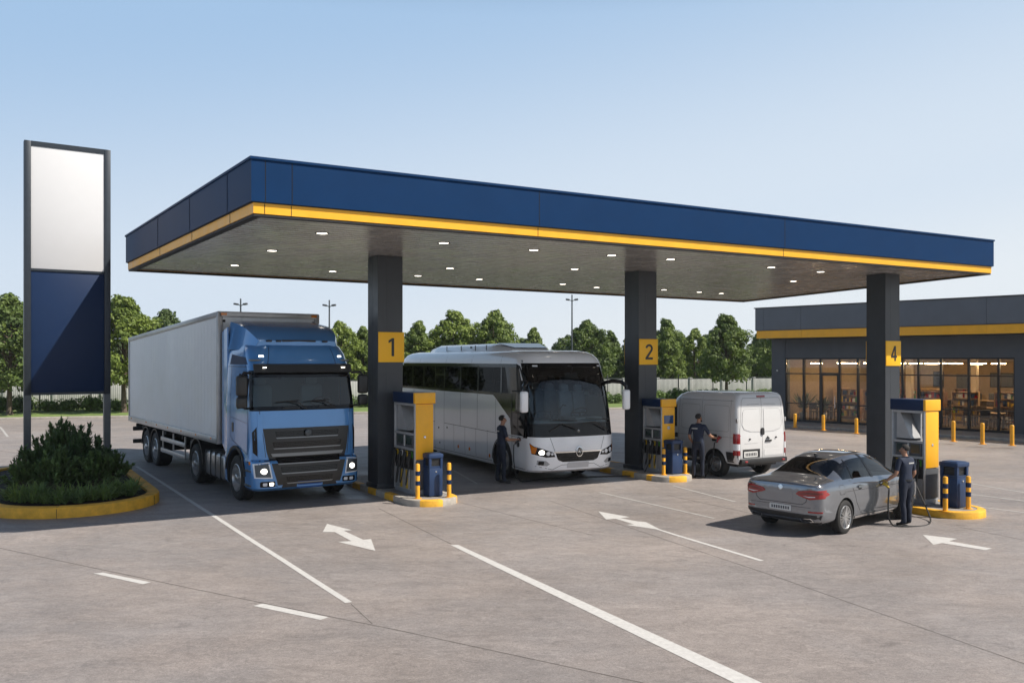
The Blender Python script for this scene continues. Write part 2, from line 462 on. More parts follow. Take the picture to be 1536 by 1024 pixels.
# ---- fence, wall and hedge along the verge
def fence():
    root = tag(empty('metal_fence', verge(0, 8.0)), 'long grey metal picket fence standing behind the hedges', 'fence')
    def loc(u, z, n=0): return verge(u, 8.0 + n, z) - root.location
    b = MB()
    for k in range(0, 2300):
        u = -30 + k * .055
        if u > 78: break
        if k % 2: continue
        p = loc(u, .1); b.box((p.x, p.y, 1.1), (.022, .022, 1.75), math.atan2(KU.y, KU.x))
    b.build('picket_panel', MATS['fence_metal'], root)
    b = MB()
    for z in (.35, 1.85): b.bar(loc(-30, z, .03), loc(78, z, .03), .04, .05)
    b.build('rail', MATS['fence_metal'], root)
    for k in range(37):
        u = -30 + 3 * k; b = MB(); p = loc(u, 0, -.04); b.box((p.x, p.y, 1.12), (.07, .07, 2.1), math.atan2(KU.y, KU.x), .01)
        b.build('post', MATS['fence_post'], root)
mat('fence_metal', (0.11, 0.125, 0.125), .5, .3, var=.1)
mat('fence_post', (0.05, 0.055, 0.055), .5, .3, var=.1)
fence()
b = MB(); p0 = verge(-30, 12.0, 0)
for k in range(36):
    b.bar(verge(-30 + 3 * k + .01, 12, .9), verge(-27 + 3 * k - .01, 12, .9), .2, 1.75, .01)
    b.bar(verge(-30 + 3 * k, 11.95, .93), verge(-29.75 + 3 * k, 11.95, .93), .3, 1.85, .01)
w = b.build('boundary_wall', MATS['wall_block']); tag(w, 'pale grey block wall running behind the metal fence', 'wall')
# ================= canopy, columns, islands, pumps, bins, bollards, sign =================
mat('soffit', (0.34, 0.33, 0.32), .24, var=.08, vscale=1.2, rvar=.1)
mat('downlight_glow', (.9, .85, .75), .4, emit=(1, .9, .76), estr=6)
ZS = 5.86
Q = [at(380, 320, ZS), at(1487, 410, ZS), at(1115, 452, ZS), at(192, 405, ZS)]
Q = [Vector((ZS and (p.x), p.y, 0)) for p in [Vector(((px - CX) / F * d, d, 0)) for px, d in ((380, 2.56 * F / 220), (1487, 2.56 * F / 130), (1115, 2.56 * F / 88), (192, 2.56 * F / 135))]]
can_c = (Q[0] + Q[1] + Q[2] + Q[3]) / 4
canopy = tag(empty('station_canopy', can_c), 'large flat navy canopy roof with a yellow stripe over the fuel pumps', 'canopy')
QL = [q - can_c for q in Q]
def off_quad(q, d):
    """outline pushed outward by d"""
    out = []; n = len(q)
    for i in range(n):
        a, p, c = q[i - 1], q[i], q[(i + 1) % n]
        e0 = (p - a).normalized(); e1 = (c - p).normalized()
        n0 = Vector((e0.y, -e0.x, 0)); n1 = Vector((e1.y, -e1.x, 0))
        bis = (n0 + n1).normalized(); out.append(p + bis * (d / max(.3, bis.dot(n0))))
    return out
def band(b, q, d0, d1, z0, z1):
    o, i = off_quad(q, d1), off_quad(q, d0)
    n = len(q)
    for k in range(n):
        j = (k + 1) % n
        v = [b.bm.verts.new((p.x, p.y, z)) for p, z in ((i[k], z0), (o[k], z0), (o[k], z1), (i[k], z1), (i[j], z0), (o[j], z0), (o[j], z1), (i[j], z1))]
        for f in ((0, 1, 5, 4), (1, 2, 6, 5), (2, 3, 7, 6), (3, 0, 4, 7)): b.face([v[t] for t in f])
b = MB(); band(b, QL, -.10, .05, 6.065, 6.80); band(b, QL, -.12, .075, 6.80, 6.845)
b.build('fascia', MATS['navy'], canopy)
b = MB(); band(b, QL, -.14, 0, 5.865, 6.05); b.build('fascia_stripe', MATS['yellow'], canopy)
b = MB(); band(b, QL, -.16, -.012, 5.82, 5.862); band(b, QL, -.14, .02, 6.052, 6.063); b.build('edge_trim', MATS['seam_dark'], canopy)
b = MB(); q = off_quad(QL, -.05); b.poly([(p.x, p.y, 6.6) for p in q]); b.build('roof_deck', MATS['steel_grey'], canopy)
b = MB(); q = off_quad(QL, -.12)
ns = 40
for k in range(ns):
    f0, f1 = k / ns, (k + .84) / ns
    a0, a1 = q[0].lerp(q[3], f0), q[0].lerp(q[3], f1); c0, c1 = q[1].lerp(q[2], f0), q[1].lerp(q[2], f1)
    b.mi = 0; b.prism([(p.x, p.y, 5.875) for p in (a0, a1, c1, c0)], (0, 0, .02))
b.mi = 1; b.poly([(p.x, p.y, 5.91) for p in q])
b.build('soffit', [MATS['soffit'], MATS['seam_dark']], canopy)
# panel joints in the fascia
def fpoint(i, j, px):
    """where the view line through column px crosses the fascia edge i-j"""
    a, c = Q[i], Q[j]; k = (px - CX) / F; t = (k * a.y - a.x) / ((c.x - a.x) - k * (c.y - a.y)); return a + (c - a) * t
for i, j, xs in ((0, 1, (397, 437, 807, 1175)), (0, 3, (345, 288, 240))):
    dirn = (Q[j] - Q[i]).normalized(); nrm = Vector((dirn.y, -dirn.x, 0)) * (1 if j == 1 else -1)
    for px in xs:
        p = fpoint(i, j, px) - can_c; b = MB()
        b.bar((*(p + nrm * .0515).xy, 6.07), (*(p + nrm * .0515).xy, 6.795), .006, .014)
        b.bar((*(p + nrm * .0015).xy, 5.87), (*(p + nrm * .0015).xy, 6.045), .006, .012)
        b.build('panel_joint', MATS['seam_dark'], canopy)
for px, py in ((483, 350), (408, 376), (352, 398), (665.6, 364.5), (800.6, 375), (499, 407), (675, 402.5), (627, 413.6), (719, 419), (862, 403.5), (844, 426), (917.6, 383), (1006, 389), (895, 431), (996, 434.5), (1049, 438), (1082, 440), (1157, 401), (1231, 407.6), (1190, 421.7)):
    d = (5.87 - EYE) * F / (HY - py); p = Vector(((px - CX) / F * d, d, 0)) - can_c
    b = MB(); b.lathe((p.x, p.y, 5.878), (0, 0, -1), [(.14, 0), (.14, .012), (.12, .016), (.105, .006)], 20, False, False)
    dl = b.build('downlight', MATS['steel_grey'], canopy)
    b = MB(); b.lathe((p.x, p.y, 5.873), (0, 0, -1), [(.105, 0), (.105, .006)], 20); b.build('lens', MATS['downlight_glow'], dl)
# ---- islands
C_ISL = [Vector((-1.93, 20.65, 0)), Vector((4.35, 24.65, 0)), Vector((9.42, 19.12, 0))]
RB = math.atan2(AX.y, AX.x)
def stadium(r, l0, l1, n=14):
    return [(r * math.cos(R(180 + 180 * k / n)), l0 + r * math.sin(R(180 + 180 * k / n))) for k in range(n + 1)] + [(r * math.cos(R(180 * k / n)), l1 + r * math.sin(R(180 * k / n))) for k in range(n + 1)]
def resample(pts, step):
    P = [Vector(p) for p in pts]; P.append(P[0]); out = [P[0]]; need = step
    for a, c in zip(P, P[1:]):
        d = (c - a).length; t = 0
        while d - t >= need: t += need; out.append(a.lerp(c, t / d)); need = step
        need -= d - t
    return out
def kerb_ring(b, pts, w, z0, z1, cols):
    n = len(pts)
    def inn(i):
        t = (pts[(i + 1) % n] - pts[i - 1]).normalized(); return pts[i] + Vector((-t.y, t.x)) * w
    I = [inn(i) for i in range(n)]; O = pts; c = .03
    def sh(i, w_): return O[i] + (I[i] - O[i]) * (w_ / w)
    for i in range(n):
        j = (i + 1) % n; b.mi = cols(i)
        prof = lambda k: [(*O[k], z0), (*O[k], z1 - c), (*sh(k, c * .35), z1 - c * .3), (*sh(k, c), z1), (*I[k], z1), (*I[k], z0)]
        A, B_ = prof(i), prof(j)
        va = [b.bm.verts.new(p) for p in A]; vb = [b.bm.verts.new(p) for p in B_]
        for k in range(5): b.face([va[k], vb[k], vb[k + 1], va[k + 1]])
    return I
mat('island_top', (0.27, 0.25, 0.235), .8, var=.2, vscale=4, bump=.2)
def island(c, r, l1, label, yellow_only=False):
    root = tag(empty('pump_island', c, RB), label, 'kerbed island', 'pump islands')
    pts = resample(stadium(r, 0, l1), .09)
    b = MB(); pat = (lambda i: 0) if yellow_only else (lambda i: 0 if (i // 6) % 2 else 1)
    I = kerb_ring(b, pts, .16, 0, .15, pat)
    bmesh.ops.remove_doubles(b.bm, verts=b.bm.verts, dist=1e-4)
    b.build('kerb', [MATS['kerb_yellow'], MATS['kerb_concrete']], root)
    b = MB(); b.poly([(p.x, p.y, .143) for p in I]); b.build('paved_top', MATS['island_top'], root)
    return root
island(C_ISL[0], .66, 3.6, 'kerbed island with yellow and grey kerb blocks beside the blue truck')
island(C_ISL[1], .62, 3.3, 'kerbed island with yellow and grey kerb blocks between coach and white van')
island(C_ISL[2], .68, 1.9, 'island with an all yellow kerb in front of the grey sedan', True)
# ---- columns
mat('plate_yellow', (0.98, 0.52, 0.015), .5)
def column(p, z0, digit, label, pw, face):
    root = tag(empty('canopy_column', p, RB), label, 'column', 'canopy columns')
    s = .66; b = MB(); prev = z0
    b.box((0, 0, (z0 + 5.87) / 2), (s - .012, s - .012, 5.87 - z0))
    zs = [z0, z0 + .35, 1.75, 2.9, 4.05, 5.2, 5.87]
    for k in range(6):
        for (x0, x1) in ((-s / 2, -s * .15), (-s * .15, s / 2)):
            b.box(((x0 + x1) / 2, 0, (zs[k] + zs[k + 1]) / 2), (x1 - x0 - .006, s, zs[k + 1] - zs[k] - .008))
        for (x0, x1) in ((-s / 2, 0.02), (0.02, s / 2)):
            b.box((0, (x0 + x1) / 2, (zs[k] + zs[k + 1]) / 2), (s - .002, x1 - x0 - .006, zs[k + 1] - zs[k] - .008))
    b.build('column_shaft', MATS['charcoal'], root)
    b = MB(); b.box((0, 0, z0 + .06), (s + .06, s + .06, .12), bevel=.01); b.build('base_collar', MATS['charcoal'], root)
    zc = pw[0]; h = pw[1]
    b = MB(); b.box((.02, 0, zc), (s + .02, s + .05, h), bevel=.006)
    pl = b.build('number_plate', MATS['plate_yellow'], root)
    digit_mesh(digit, h * .60, .006, Matrix.Translation((.03, -s / 2 - .027, zc)) @ Matrix.Rotation(R(90), 4, 'X')).build('digit', MATS['black_plastic'], pl)
def colpos(px, ytop, dadj=0): 
    d = 2.57 * F / (HY - ytop) + dadj; return Vector(((px - CX) / F * d, d, 0))
column(C_ISL[0] + BX * 2.0 - AX * .26, .143, '1', 'dark square column with a yellow plate numbered 1', (3.62, .74), 'front')
column(C_ISL[1] + BX * 1.5 + AX * .2, .143, '2', 'dark square column with a yellow plate numbered 2', (3.54, .74), 'front')
column(Vector((11.17, 26.8, 0)), 0, '4', 'dark square column with a yellow plate numbered 4', (3.5, .74), 'front')
# ---- fuel pumps: local x along A (thickness), y along B (length); nozzle face looks to -x, yellow end to -y
mat('pump_body', (0.33, 0.34, 0.36), .4, .2, var=.1, vscale=3)
mat('pump_dark', (0.07, 0.075, 0.085), .5, var=.1)
mat('pump_panel', (0.42, 0.42, 0.42), .35, .3, var=.08)
mat('screen', (0.02, 0.04, 0.035), .1, coat=.6)
mat('screen_blue', (0.02, 0.06, 0.16), .15, coat=.5)
mat('sticker_green', (0.05, 0.22, 0.03), .4)
mat('sticker_yellow', (0.55, 0.36, 0.02), .4)
def nozzle(m, p, green=0):
    """holstered nozzle seen side on, hanging on the -x face"""
    x, y, z = p
    m.tube([(x, y, z + .16), (x - .03, y, z + .08), (x - .045, y, z - .02), (x - .05, y, z - .12)], [.022, .035, .035, .022], 8)
    m.tube([(x - .01, y, z + .15), (x - .05, y, z + .19), (x - .06, y, z + .22)], .02, 8)
    m.tube([(x - .075, y, z + .1), (x - .10, y, z + .02), (x - .08, y, z - .08)], .012, 6)
def pump(corner, sx, sz, label, variant):
    w, l, h = .47, .97, 2.3
    root = tag(empty('fuel_pump', corner, RB, (1, sx, sz)), label, 'fuel pump', 'fuel pumps')
    b = MB()   # housing with an open window through the upper part
    b.box((w / 2, l / 2, .06), (w - .02, l - .02, .12), bevel=.01)
    b.mi = 0
    b.box((w / 2, l / 2 + .01, .74), (w - .05, l - .06, 1.24), bevel=.01)
    b.box((w - .03, l * .73, 1.7), (.05, l * .5, .72))
    b.box((w / 2, l - .05, 1.7), (w - .06, .07, .72))
    b.box((w / 2, .06, 1.7), (w - .06, .08, .72))
    b.build('housing', MATS['pump_body'], root)
    b = MB(); b.box((w / 2, l / 2, 2.17), (w + .06, l + .06, .24), bevel=.015)
    b.build('top_canopy', MATS['navy_panel'], root)
    b = MB(); b.box((w / 2, .002, 2.17), (w + .064, .075, .245), bevel=.012)
    b.box((w / 2, .012, 1.42), (w - .02, .045, 1.24), bevel=.012)
    ep = b.build('end_panel', MATS['yellow'], root)
    b = MB(); b.box((w / 2, .014, .46), (w - .02, .045, .64), bevel=.01); b.build('lower_end_panel', MATS['pump_dark'], root)
    if variant == 1:
        b = MB(); b.box((w / 2, -.012, 1.66), (.34, .02, .26), bevel=.01); b.build('display', MATS['screen_blue'], ep)
        b = MB(); b.box((w / 2, -.012, 1.4), (.1, .012, .1), bevel=.01); b.build('card_slot', MATS['pump_panel'], ep)
    else:
        b = MB(); b.lathe((w / 2, -.008, 1.3), (0, -1, 0), [(.03, 0), (.03, .012), (.015, .02)], 14); b.build('lock', MATS['chrome'], ep)
    # nozzle face
    b = MB(); x = .012
    for y in (.03, l - .03): b.box((x, y, 1.06), (.05, .05, 2.0), bevel=.006)
    b.box((x, l / 2, 1.36), (.05, l - .08, .05)); b.box((x, l / 2, 1.02), (.05, l - .08, .05)); b.box((x, l / 2, 2.02), (.05, l - .08, .05))
    b.build('frame', MATS['pump_panel'], root)
    b = MB(); b.box((.02, l * .29, 1.19), (.045, l * .36, .28), bevel=.006); b.box((.02, l * .71, 1.19), (.045, l * .36, .28), bevel=.006)
    dp = b.build('display_panel', MATS['pump_dark'], root)
    for y in (.29, .71):
        b = MB(); b.box((-.006, l * y, 1.21), (.012, l * .26, .19)); b.build('screen', MATS['screen'], dp)
    b = MB(); b.box((.0, l / 2, 1.195), (.02, .035, .25)); b.build('price_strip', MATS['plate_white'], dp)
    b = MB(); b.prism([(.05, l * .9, 1.42), (.05, l * .9, 2.0), (.05, l * .78, 2.0), (.05, l * .46, 1.42)], (w - .12, 0, 0)); b.build('display_wedge', MATS['pump_panel'], root)
    for k in range(4):
        y = l * (.16 + .225 * k)
        b = MB(); b.box((.018, y, .77), (.05, l * .17, .42), bevel=.008); ho = b.build('holster', MATS['black_plastic'], root)
        b = MB(); b.box((-.008, y, .9), (.012, l * .11, .14)); b.build('grade_sticker', MATS[('sticker_green', 'sticker_yellow', 'plate_white', 'sticker_yellow')[k]], ho)
        b = MB(); nozzle(b, (-.03, y, .78)); nz = b.build('nozzle', MATS['rubber'], root)
        b = MB(); yy = y + (.05 if k % 2 else -.03); s = .06 + .02 * (k % 3)
        pts = []
        p0, p1, p2, p3 = Vector((-.08, y, .66)), Vector((-.16, y, .05 + .05 * (k % 2))), Vector((-.20, yy + s, .02)), Vector((.0, yy + s, 1.0))
        for i in range(17):
            t = i / 16; pts.append(p0 * (1 - t) ** 3 + p1 * 3 * t * (1 - t) ** 2 + p2 * 3 * t * t * (1 - t) + p3 * t ** 3)
        b.tube(pts, .014, 8); b.build('hose', MATS['rubber'], root)
    b = MB(); b.box((.0, l * .5, .32), (.03, l * .5, .46), bevel=.01); b.build('lower_panel', MATS['pump_panel'], root)
    b = MB()
    for y in (.36, .62): b.box((-.02, l * y, .33), (.012, l * .1, .42), bevel=.004)
    b.build('warning_strip', MATS['sticker_yellow'], root)
    return root
def ztop(v, z=.143): return Vector((v.x, v.y, z))
pump(ztop(at(623, 743, .15)), 1.28, 1.045, 'yellow ended fuel pump beside the blue truck and column 1', 0)
pump(ztop(at(993, 709, .15)), .86, .90, 'yellow ended fuel pump with a blue screen between coach and van', 1)
pump(ztop(at(1388, 757, .15)), .86, 1.0, 'yellow ended fuel pump beside the grey sedan', 0)
# ---- litter bins
mat('bin_blue', (0.012, 0.035, 0.10), .42, var=.08, vscale=4)
def litter_bin(c, s, label):
    root = tag(empty('litter_bin', c, RB, (s[0], s[1], s[2])), label, 'litter bin', 'litter bins on the pump islands')
    w = .36; h = .98; b = MB()
    b.box((0, 0, .33), (w, w, .62), bevel=.012)
    b.build('body', MATS['bin_blue'], root)
    b = MB()
    for x in (-1, 1):
        for y in (-1, 1): b.box((x * (w / 2 - .03), y * (w / 2 - .03), .76), (.058, .058, .24))
    b.box((0, 0, .667), (w - .02, w - .02, .05))
    b.build('corner_post', MATS['bin_blue'], root)
    b = MB(); b.box((0, 0, .76), (w - .08, w - .08, .2)); b.build('inner_liner', MATS['black_plastic'], root)
    b = MB(); b.box((0, 0, .92), (w + .03, w + .03, .10), bevel=.02); b.box((0, 0, .975), (w - .05, w - .05, .02), bevel=.008); b.build('lid', MATS['bin_blue'], root)
    b = MB(); b.lathe((.0, -w / 2 - .001, .57), (0, -1, 0), [(.022, 0), (.022, .008), (.012, .012)], 12); b.build('lock', MATS['chrome'], root)
    b = MB(); b.box((0, 0, .015), (w - .03, w - .03, .03)); b.build('plinth', MATS['black_plastic'], root)
def isl(k, a, b_, z=.143): v = C_ISL[k] + AX * a + BX * b_; return Vector((v.x, v.y, z))
litter_bin(isl(0, .12, .03), (.95, .95, 1.02), 'navy litter bin on the island beside the blue truck')
litter_bin(isl(1, .22, .08), (1, 1, .96), 'navy litter bin on the island between coach and van')
litter_bin(isl(2, .16, .02), (1.12, 1.12, 1.0), 'navy litter bin on the yellow kerbed island by the sedan')
# ---- bollards on the islands
mat('bollard_yellow', (0.80, 0.38, 0.02), .45, var=.12, vscale=8)
def bollard(p, h, r, label, bands=True, group='striped bollards on the pump islands'):
    root = tag(empty('bollard', p), label, 'bollard', group)
    b = MB(); b.lathe((0, 0, 0), (0, 0, 1), [(r, 0), (r, h - .03), (r * .8, h - .008), (r * .3, h)], 16); b.build('post', MATS['bollard_yellow'], root)
    if bands:
        for z in (.38, .66):
            b = MB(); b.lathe((0, 0, 0), (0, 0, 1), [(r + .003, h * z), (r + .003, h * z + .1)], 16); b.build('band', MATS['navy_panel'], root)
    b = MB(); b.lathe((0, 0, 0), (0, 0, 1), [(r * 1.9, 0), (r * 1.9, .012)], 16); b.build('base_plate', MATS['bollard_yellow'], root)
bollard(ztop(at(626.5, 747, .15)), .80, .05, 'yellow and navy striped bollard left of the bin on island 1')
bollard(ztop(at(673.5, 745, .15)), .80, .05, 'yellow and navy striped bollard right of the bin on island 1')
bollard(ztop(at(995.5, 711.5, .15)), .72, .05, 'yellow and navy striped bollard left of the bin between coach and van')
bollard(ztop(at(1028, 709.5, .15)), .74, .05, 'yellow and navy striped bollard right of the bin between coach and van')
bollard(ztop(at(1418, 766, .15)), .73, .05, 'yellow and navy striped bollard left of the bin by the sedan')
bollard(ztop(at(1452.5, 762.5, .15)), .70, .05, 'yellow and navy striped bollard right of the bin by the sedan')
# ---- price sign on two posts
mat('sign_white', (0.62, 0.625, 0.64), .85, var=.01, spec=.1)
mat('sign_frame', (0.026, 0.034, 0.045), .4, .3, var=.1)
def sign():
    a = Vector((-13.02, 23.9, 0)); c = Vector((-11.38, 25.0, 0))
    mid = (a + c) / 2; ang = math.atan2(c.y - a.y, c.x - a.x); W = (c - a).length
    root = tag(empty('price_sign', mid, ang), 'tall blank sign with white upper and navy lower panel on two posts', 'sign')
    zt, zm, zb = 9.18, 5.73, 2.36
    for s in (-1, 1):
        b = MB(); b.box((s * (W / 2), 0, zb / 2 + .05), (.17, .18, zb + .1)); b.build('post', MATS['steel_grey'], root)
        b = MB(); b.box((s * (W / 2), 0, (zt + zb) / 2), (.16, .24, zt - zb), bevel=.008); b.box((s * (W / 2), 0, zm), (.166, .246, .012)); b.build('side_frame', MATS['sign_frame'], root)
    for z, h in ((zt - .06, .12), (zm, .06), (zb + .03, .06)):
        b = MB(); b.box((0, 0, z), (W - .16, .22, h)); b.build('cross_frame', MATS['sign_frame'], root)
    for n_, m_, z0, z1 in (('white_panel', 'sign_white', zm + .035, zt - .125), ('navy_panel', 'navy_panel', zb + .065, zm - .035)):
        b = MB(); b.box((0, 0, (z0 + z1) / 2), (W - .164, .17, z1 - z0), bevel=.005); b.build(n_, MATS[m_], root)
    return root
sign()
# ================= articulated truck =================
def metal_flake(name, c, rough=.28, metal=.55):
    m = mat(name, c, rough, metal, var=.05, vscale=1.5, coat=.8, rvar=.04); return m
mat('cab_grey', (.17, .19, .20), .8)
metal_flake('truck_blue', (0.085, 0.26, 0.56), .2, .2)
mat('trailer_white', (0.70, 0.72, 0.74), .42, .15, var=.07, vscale=1.2, rvar=.1)
mat('trailer_trim', (0.45, 0.45, 0.45), .38, .6, var=.12)
mat('tank_alloy', (0.38, 0.38, 0.39), .3, .8, var=.12, vscale=4)
mat('chassis', (0.018, 0.018, 0.019), .6, var=.2)
glass('glass_cab', (.40, .53, .57)); mat('grille_bar', (.20, .21, .22), .3, .5)
def truck():
    th = R(34.5)
    fwd = Vector((math.sin(th), -math.cos(th), 0)); lft = Vector((math.cos(th), math.sin(th), 0))
    corner = Vector((-5.80, 19.95, 0)); W = 2.5; h = W / 2
    root = tag(empty('articulated_truck', corner + lft * h * 1.045, math.atan2(fwd.y, fwd.x), (1, 1.045, 1)), 'blue articulated truck with a plain pale grey box trailer and lit headlamps', 'truck')
    # ---- cab: loft of plans. z, xf, xb, w, rf, rb, bow
    rows = [(.34, -.03, -2.15, 1.19, .22, .04, .05), (.40, .06, -2.15, 1.24, .24, .04, .06), (.62, .085, -2.15, 1.25, .24, .04, .07), (.96, .06, -2.15, 1.25, .24, .04, .07), (1.0, .03, -2.15, 1.25, .24, .04, .07), (1.045, -.045, -2.15, 1.235, .26, .04, .07),
            (1.5, -.06, -2.15, 1.235, .26, .04, .06), (1.9, -.10, -2.15, 1.235, .24, .04, .06), (2.14, -.13, -2.15, 1.235, .22, .04, .06), (2.24, -.16, -2.15, 1.23, .2, .04, .06),
            (2.55, -.22, -2.15, 1.215, .19, .04, .06), (2.9, -.29, -2.15, 1.20, .18, .04, .06), (3.06, -.325, -2.15, 1.195, .2, .04, .07), (3.2, -.36, -2.15, 1.19, .26, .05, .08), (3.45, -.43, -2.15, 1.17, .34, .06, .10), (3.62, -.55, -2.15, 1.12, .38, .08, .10), (3.72, -.72, -2.12, 1.04, .4, .1, .10), (3.75, -.95, -2.05, .9, .4, .12, .08)]
    ns, na, nf = 12, 6, 12
    fr0, fr1 = ns, ns + 2 * na + nf
    def sel(k, i, c):
        if 9 <= k <= 11 and ns + 3 <= i < ns + 2 * na + nf - 3: return 2 if (k < 11) else 3
        if 8 <= k <= 11 and ns + 1 <= i < fr1 - 1: return 3
        return 0
    bm = body_loft(rows, sel, ns=ns, na=na, nf=nf)
    wl = [well(-1.28, .53, .68, -2, -.8), well(-1.28, .53, .68, .8, 2)]
    cut = MB(); cut.mi = 1; cut.box((-1.2, 0, .2), (1.6, 1.64, .7))
    wl.append(cut.bm)
    me = carve(bm, wl); tree = bvh_of(me)
    b = split(me, [0, 1]); cab = b.build('cab_body', [MATS['truck_blue'], MATS['chassis']], root)
    b = split(me, [3]); b.build('windscreen_surround', MATS['black_gloss'], cab)
    b = split(me, [2]); b.build('windscreen', MATS['glass_cab'], root)
    # dark lining, dash, seats, wheel behind the windscreen
    b = MB(); b.box((-1.95, 0, 2.6), (.04, 2.3, 1.9)); b.box((-1.1, 0, 1.7), (1.7, 2.3, .04)); b.box((-1.2, 0, 3.3), (1.5, 2.3, .04))
    for s in (-1, 1): b.box((-1.5, s * 1.14, 2.5), (1.0, .03, 1.6))
    b.build('cab_lining', MATS['cab_grey'], root)
    b = MB(); b.box((-.55, 0, 2.0), (.5, 2.2, .34), bevel=.08); b.build('dashboard', MATS['interior_mid'], root)
    for s in (-1, 1):
        b = MB(); b.box((-1.5, s * .62, 2.3), (.18, .55, .8), bevel=.07); b.box((-1.5, s * .62, 2.82), (.12, .3, .24), bevel=.05); b.box((-1.25, s * .62, 1.95), (.55, .55, .18), bevel=.06)
        b.build('seat', MATS['interior_mid'], root)
    b = MB(); q = Vector((-.6, 0, 1)).normalized(); u = q.cross(Vector((0, 1, 0))).normalized()
    b.tube([Vector((-.85, .62, 2.3)) + (u * math.cos(2 * PI * k / 24) + Vector((0, 1, 0)) * math.sin(2 * PI * k / 24)) * .23 for k in range(25)], .018, 8, False)
    b.bar((-.85, .40, 2.3), (-.85, .84, 2.3), .03, .05); b.build('steering_wheel', MATS['interior'], root)
    b = MB(); b.box((-.45, -.62, 2.93), (.06, .3, .14), bevel=.04); b.tube([(-.38, -.62, 3.05), (-.45, -.62, 2.95)], .02); b.build('kerb_mirror', MATS['interior'], root)
    # ---- roof: sun visor, air deflector
    b = MB()
    for k in range(2):
        pass
    def strip(y0, y1, z0, z1, dx):
        pts = []
        for i in range(13):
            y = y0 + (y1 - y0) * i / 12; pts.append((dx - .10 * (y / 1.2) ** 2, y))
        return pts
    P = strip(-1.14, 1.14, 0, 0, -.17)
    va = [b.bm.verts.new((x, y, 3.02)) for x, y in P]; vb = [b.bm.verts.new((x - .06, y, 3.20)) for x, y in P]
    vc = [b.bm.verts.new((x - .12, y, 3.215)) for x, y in P]; vd = [b.bm.verts.new((x - .05, y, 3.005)) for x, y in P]
    b.skin([va, vb, vc, vd, va], False, False, closed=False)
    for e in (0, 12): b.face([va[e], vb[e], vc[e], vd[e]])
    vis = b.build('sun_visor', MATS['black_plastic'], root)
    for y in (-.92, .92):
        b = MB(); b.box((-.245, y, 3.13), (.03, .09, .022), Matrix.Rotation(R(18 if y > 0 else -18) * -1, 4, 'Z'), bevel=.01); b.build('marker_light', MATS['headlamp_glow'], vis)
        b = MB(); decal(b, tree, 'front', rrect(y - .05, y + .05, 3.37, 3.41, .015), .008, .1); b.build('roof_light', MATS['headlamp_glow'], root)
    # deflector: a wedge hood rising to the trailer
    b = MB(); rings = []
    for x, zt, wv in ((-.60, 3.76, .98), (-.80, 3.93, 1.08), (-1.1, 4.07, 1.13), (-1.55, 4.19, 1.16), (-2.12, 4.27, 1.18)):
        r = []
        for k in range(15):
            t = k / 14 * 2 - 1; y = wv * math.copysign(min(1, abs(t) * 1.08), t)
            drop = max(0, abs(t) - .80) / .20
            z = zt - (zt - 3.55) * drop ** 2.6; r.append(b.bm.verts.new((x - (.12 * t * t), y, z)))
        rings.append(r)
    for a_, c_ in zip(rings, rings[1:]):
        for k in range(14): b.face([a_[k], a_[k + 1], c_[k + 1], c_[k]])
    lo = [b.bm.verts.new((v.co.x, v.co.y, 3.5)) for v in rings[-1]]
    for k in range(14): b.face([rings[-1][k], rings[-1][k + 1], lo[k + 1], lo[k]])
    lo = [b.bm.verts.new((v.co.x, v.co.y, 3.6)) for v in rings[0]]
    for k in range(14): b.face([rings[0][k], rings[0][k + 1], lo[k + 1], lo[k]])
    df = b.build('roof_deflector', MATS['truck_blue'], root)
    b = MB(); b.box((-.66, 0, 3.755), (.12, .8, .05), bevel=.015); b.build('deflector_vent', MATS['black_plastic'], df)
    b = MB()
    for y in (-.7, -.48, .62): b.box((-.62, y, 3.75), (.1, .12, .045), bevel=.015)
    b.build('deflector_bracket', MATS['black_plastic'], df)
    for s in (-1, 1):   # side fairings behind the cab
        b = MB(); b.prism([(-2.1, s * 1.2, .95), (-2.52, s * 1.2, 1.25), (-2.52, s * 1.2, 4.0), (-2.1, s * 1.2, 4.1)], (0, -s * .03, 0)); b.build('side_fairing', MATS['truck_blue'], root)
    # ---- front face
    b = MB(); P = [(-1.0, 1.74), (1.0, 1.74), (.93, 1.22), (.72, .46), (-.72, .46), (-.93, 1.22)]
    decal(b, tree, 'front', P, .012, .12, .03); gr = b.build('grille', mat('grille_black', (.008, .008, .009), .3), root)
    for z, hw in ((1.60, .74), (1.36, .80), (1.02, .74), (.80, .66), (.58, .54)):
        b = MB(); decal(b, tree, 'front', [(-hw, z + .065), (hw, z + .065), (hw * .96, z - .065), (-hw * .96, z - .065)], .018, .12, .01); op = b.build('grille_opening', MATS['black_gloss'], gr)
        b = MB()
        for q in range(3):
            zz = z + .035 - .032 * q; decal(b, tree, 'front', [(-hw * .96, zz + .004), (hw * .96, zz + .004), (hw * .96, zz - .004), (-hw * .96, zz - .004)], .024, .15, .006)
        b.build('slats', MATS['black_plastic'], op)
        b = MB(); decal(b, tree, 'front', [(-hw * .98, z - .068), (hw * .98, z - .068), (hw * .95, z - .095), (-hw * .95, z - .095)], .026, .12, .012); b.build('grille_bar', MATS['grille_bar'], gr)
    b = MB(); decal(b, tree, 'front', [(-.84, 1.17), (.84, 1.17), (.80, 1.10), (-.80, 1.10)], .03, .12, .03); b.build('grille_bar', MATS['grille_bar'], gr)
    b = MB(); b.lathe((.03, 0, 1.62), (1, 0, 0), [(.085, -.05), (.085, -.02), (.07, -.01), (.068, -.025), (.03, -.02), (.02, -.01)], 20); b.build('badge', MATS['steel_grey'], gr)
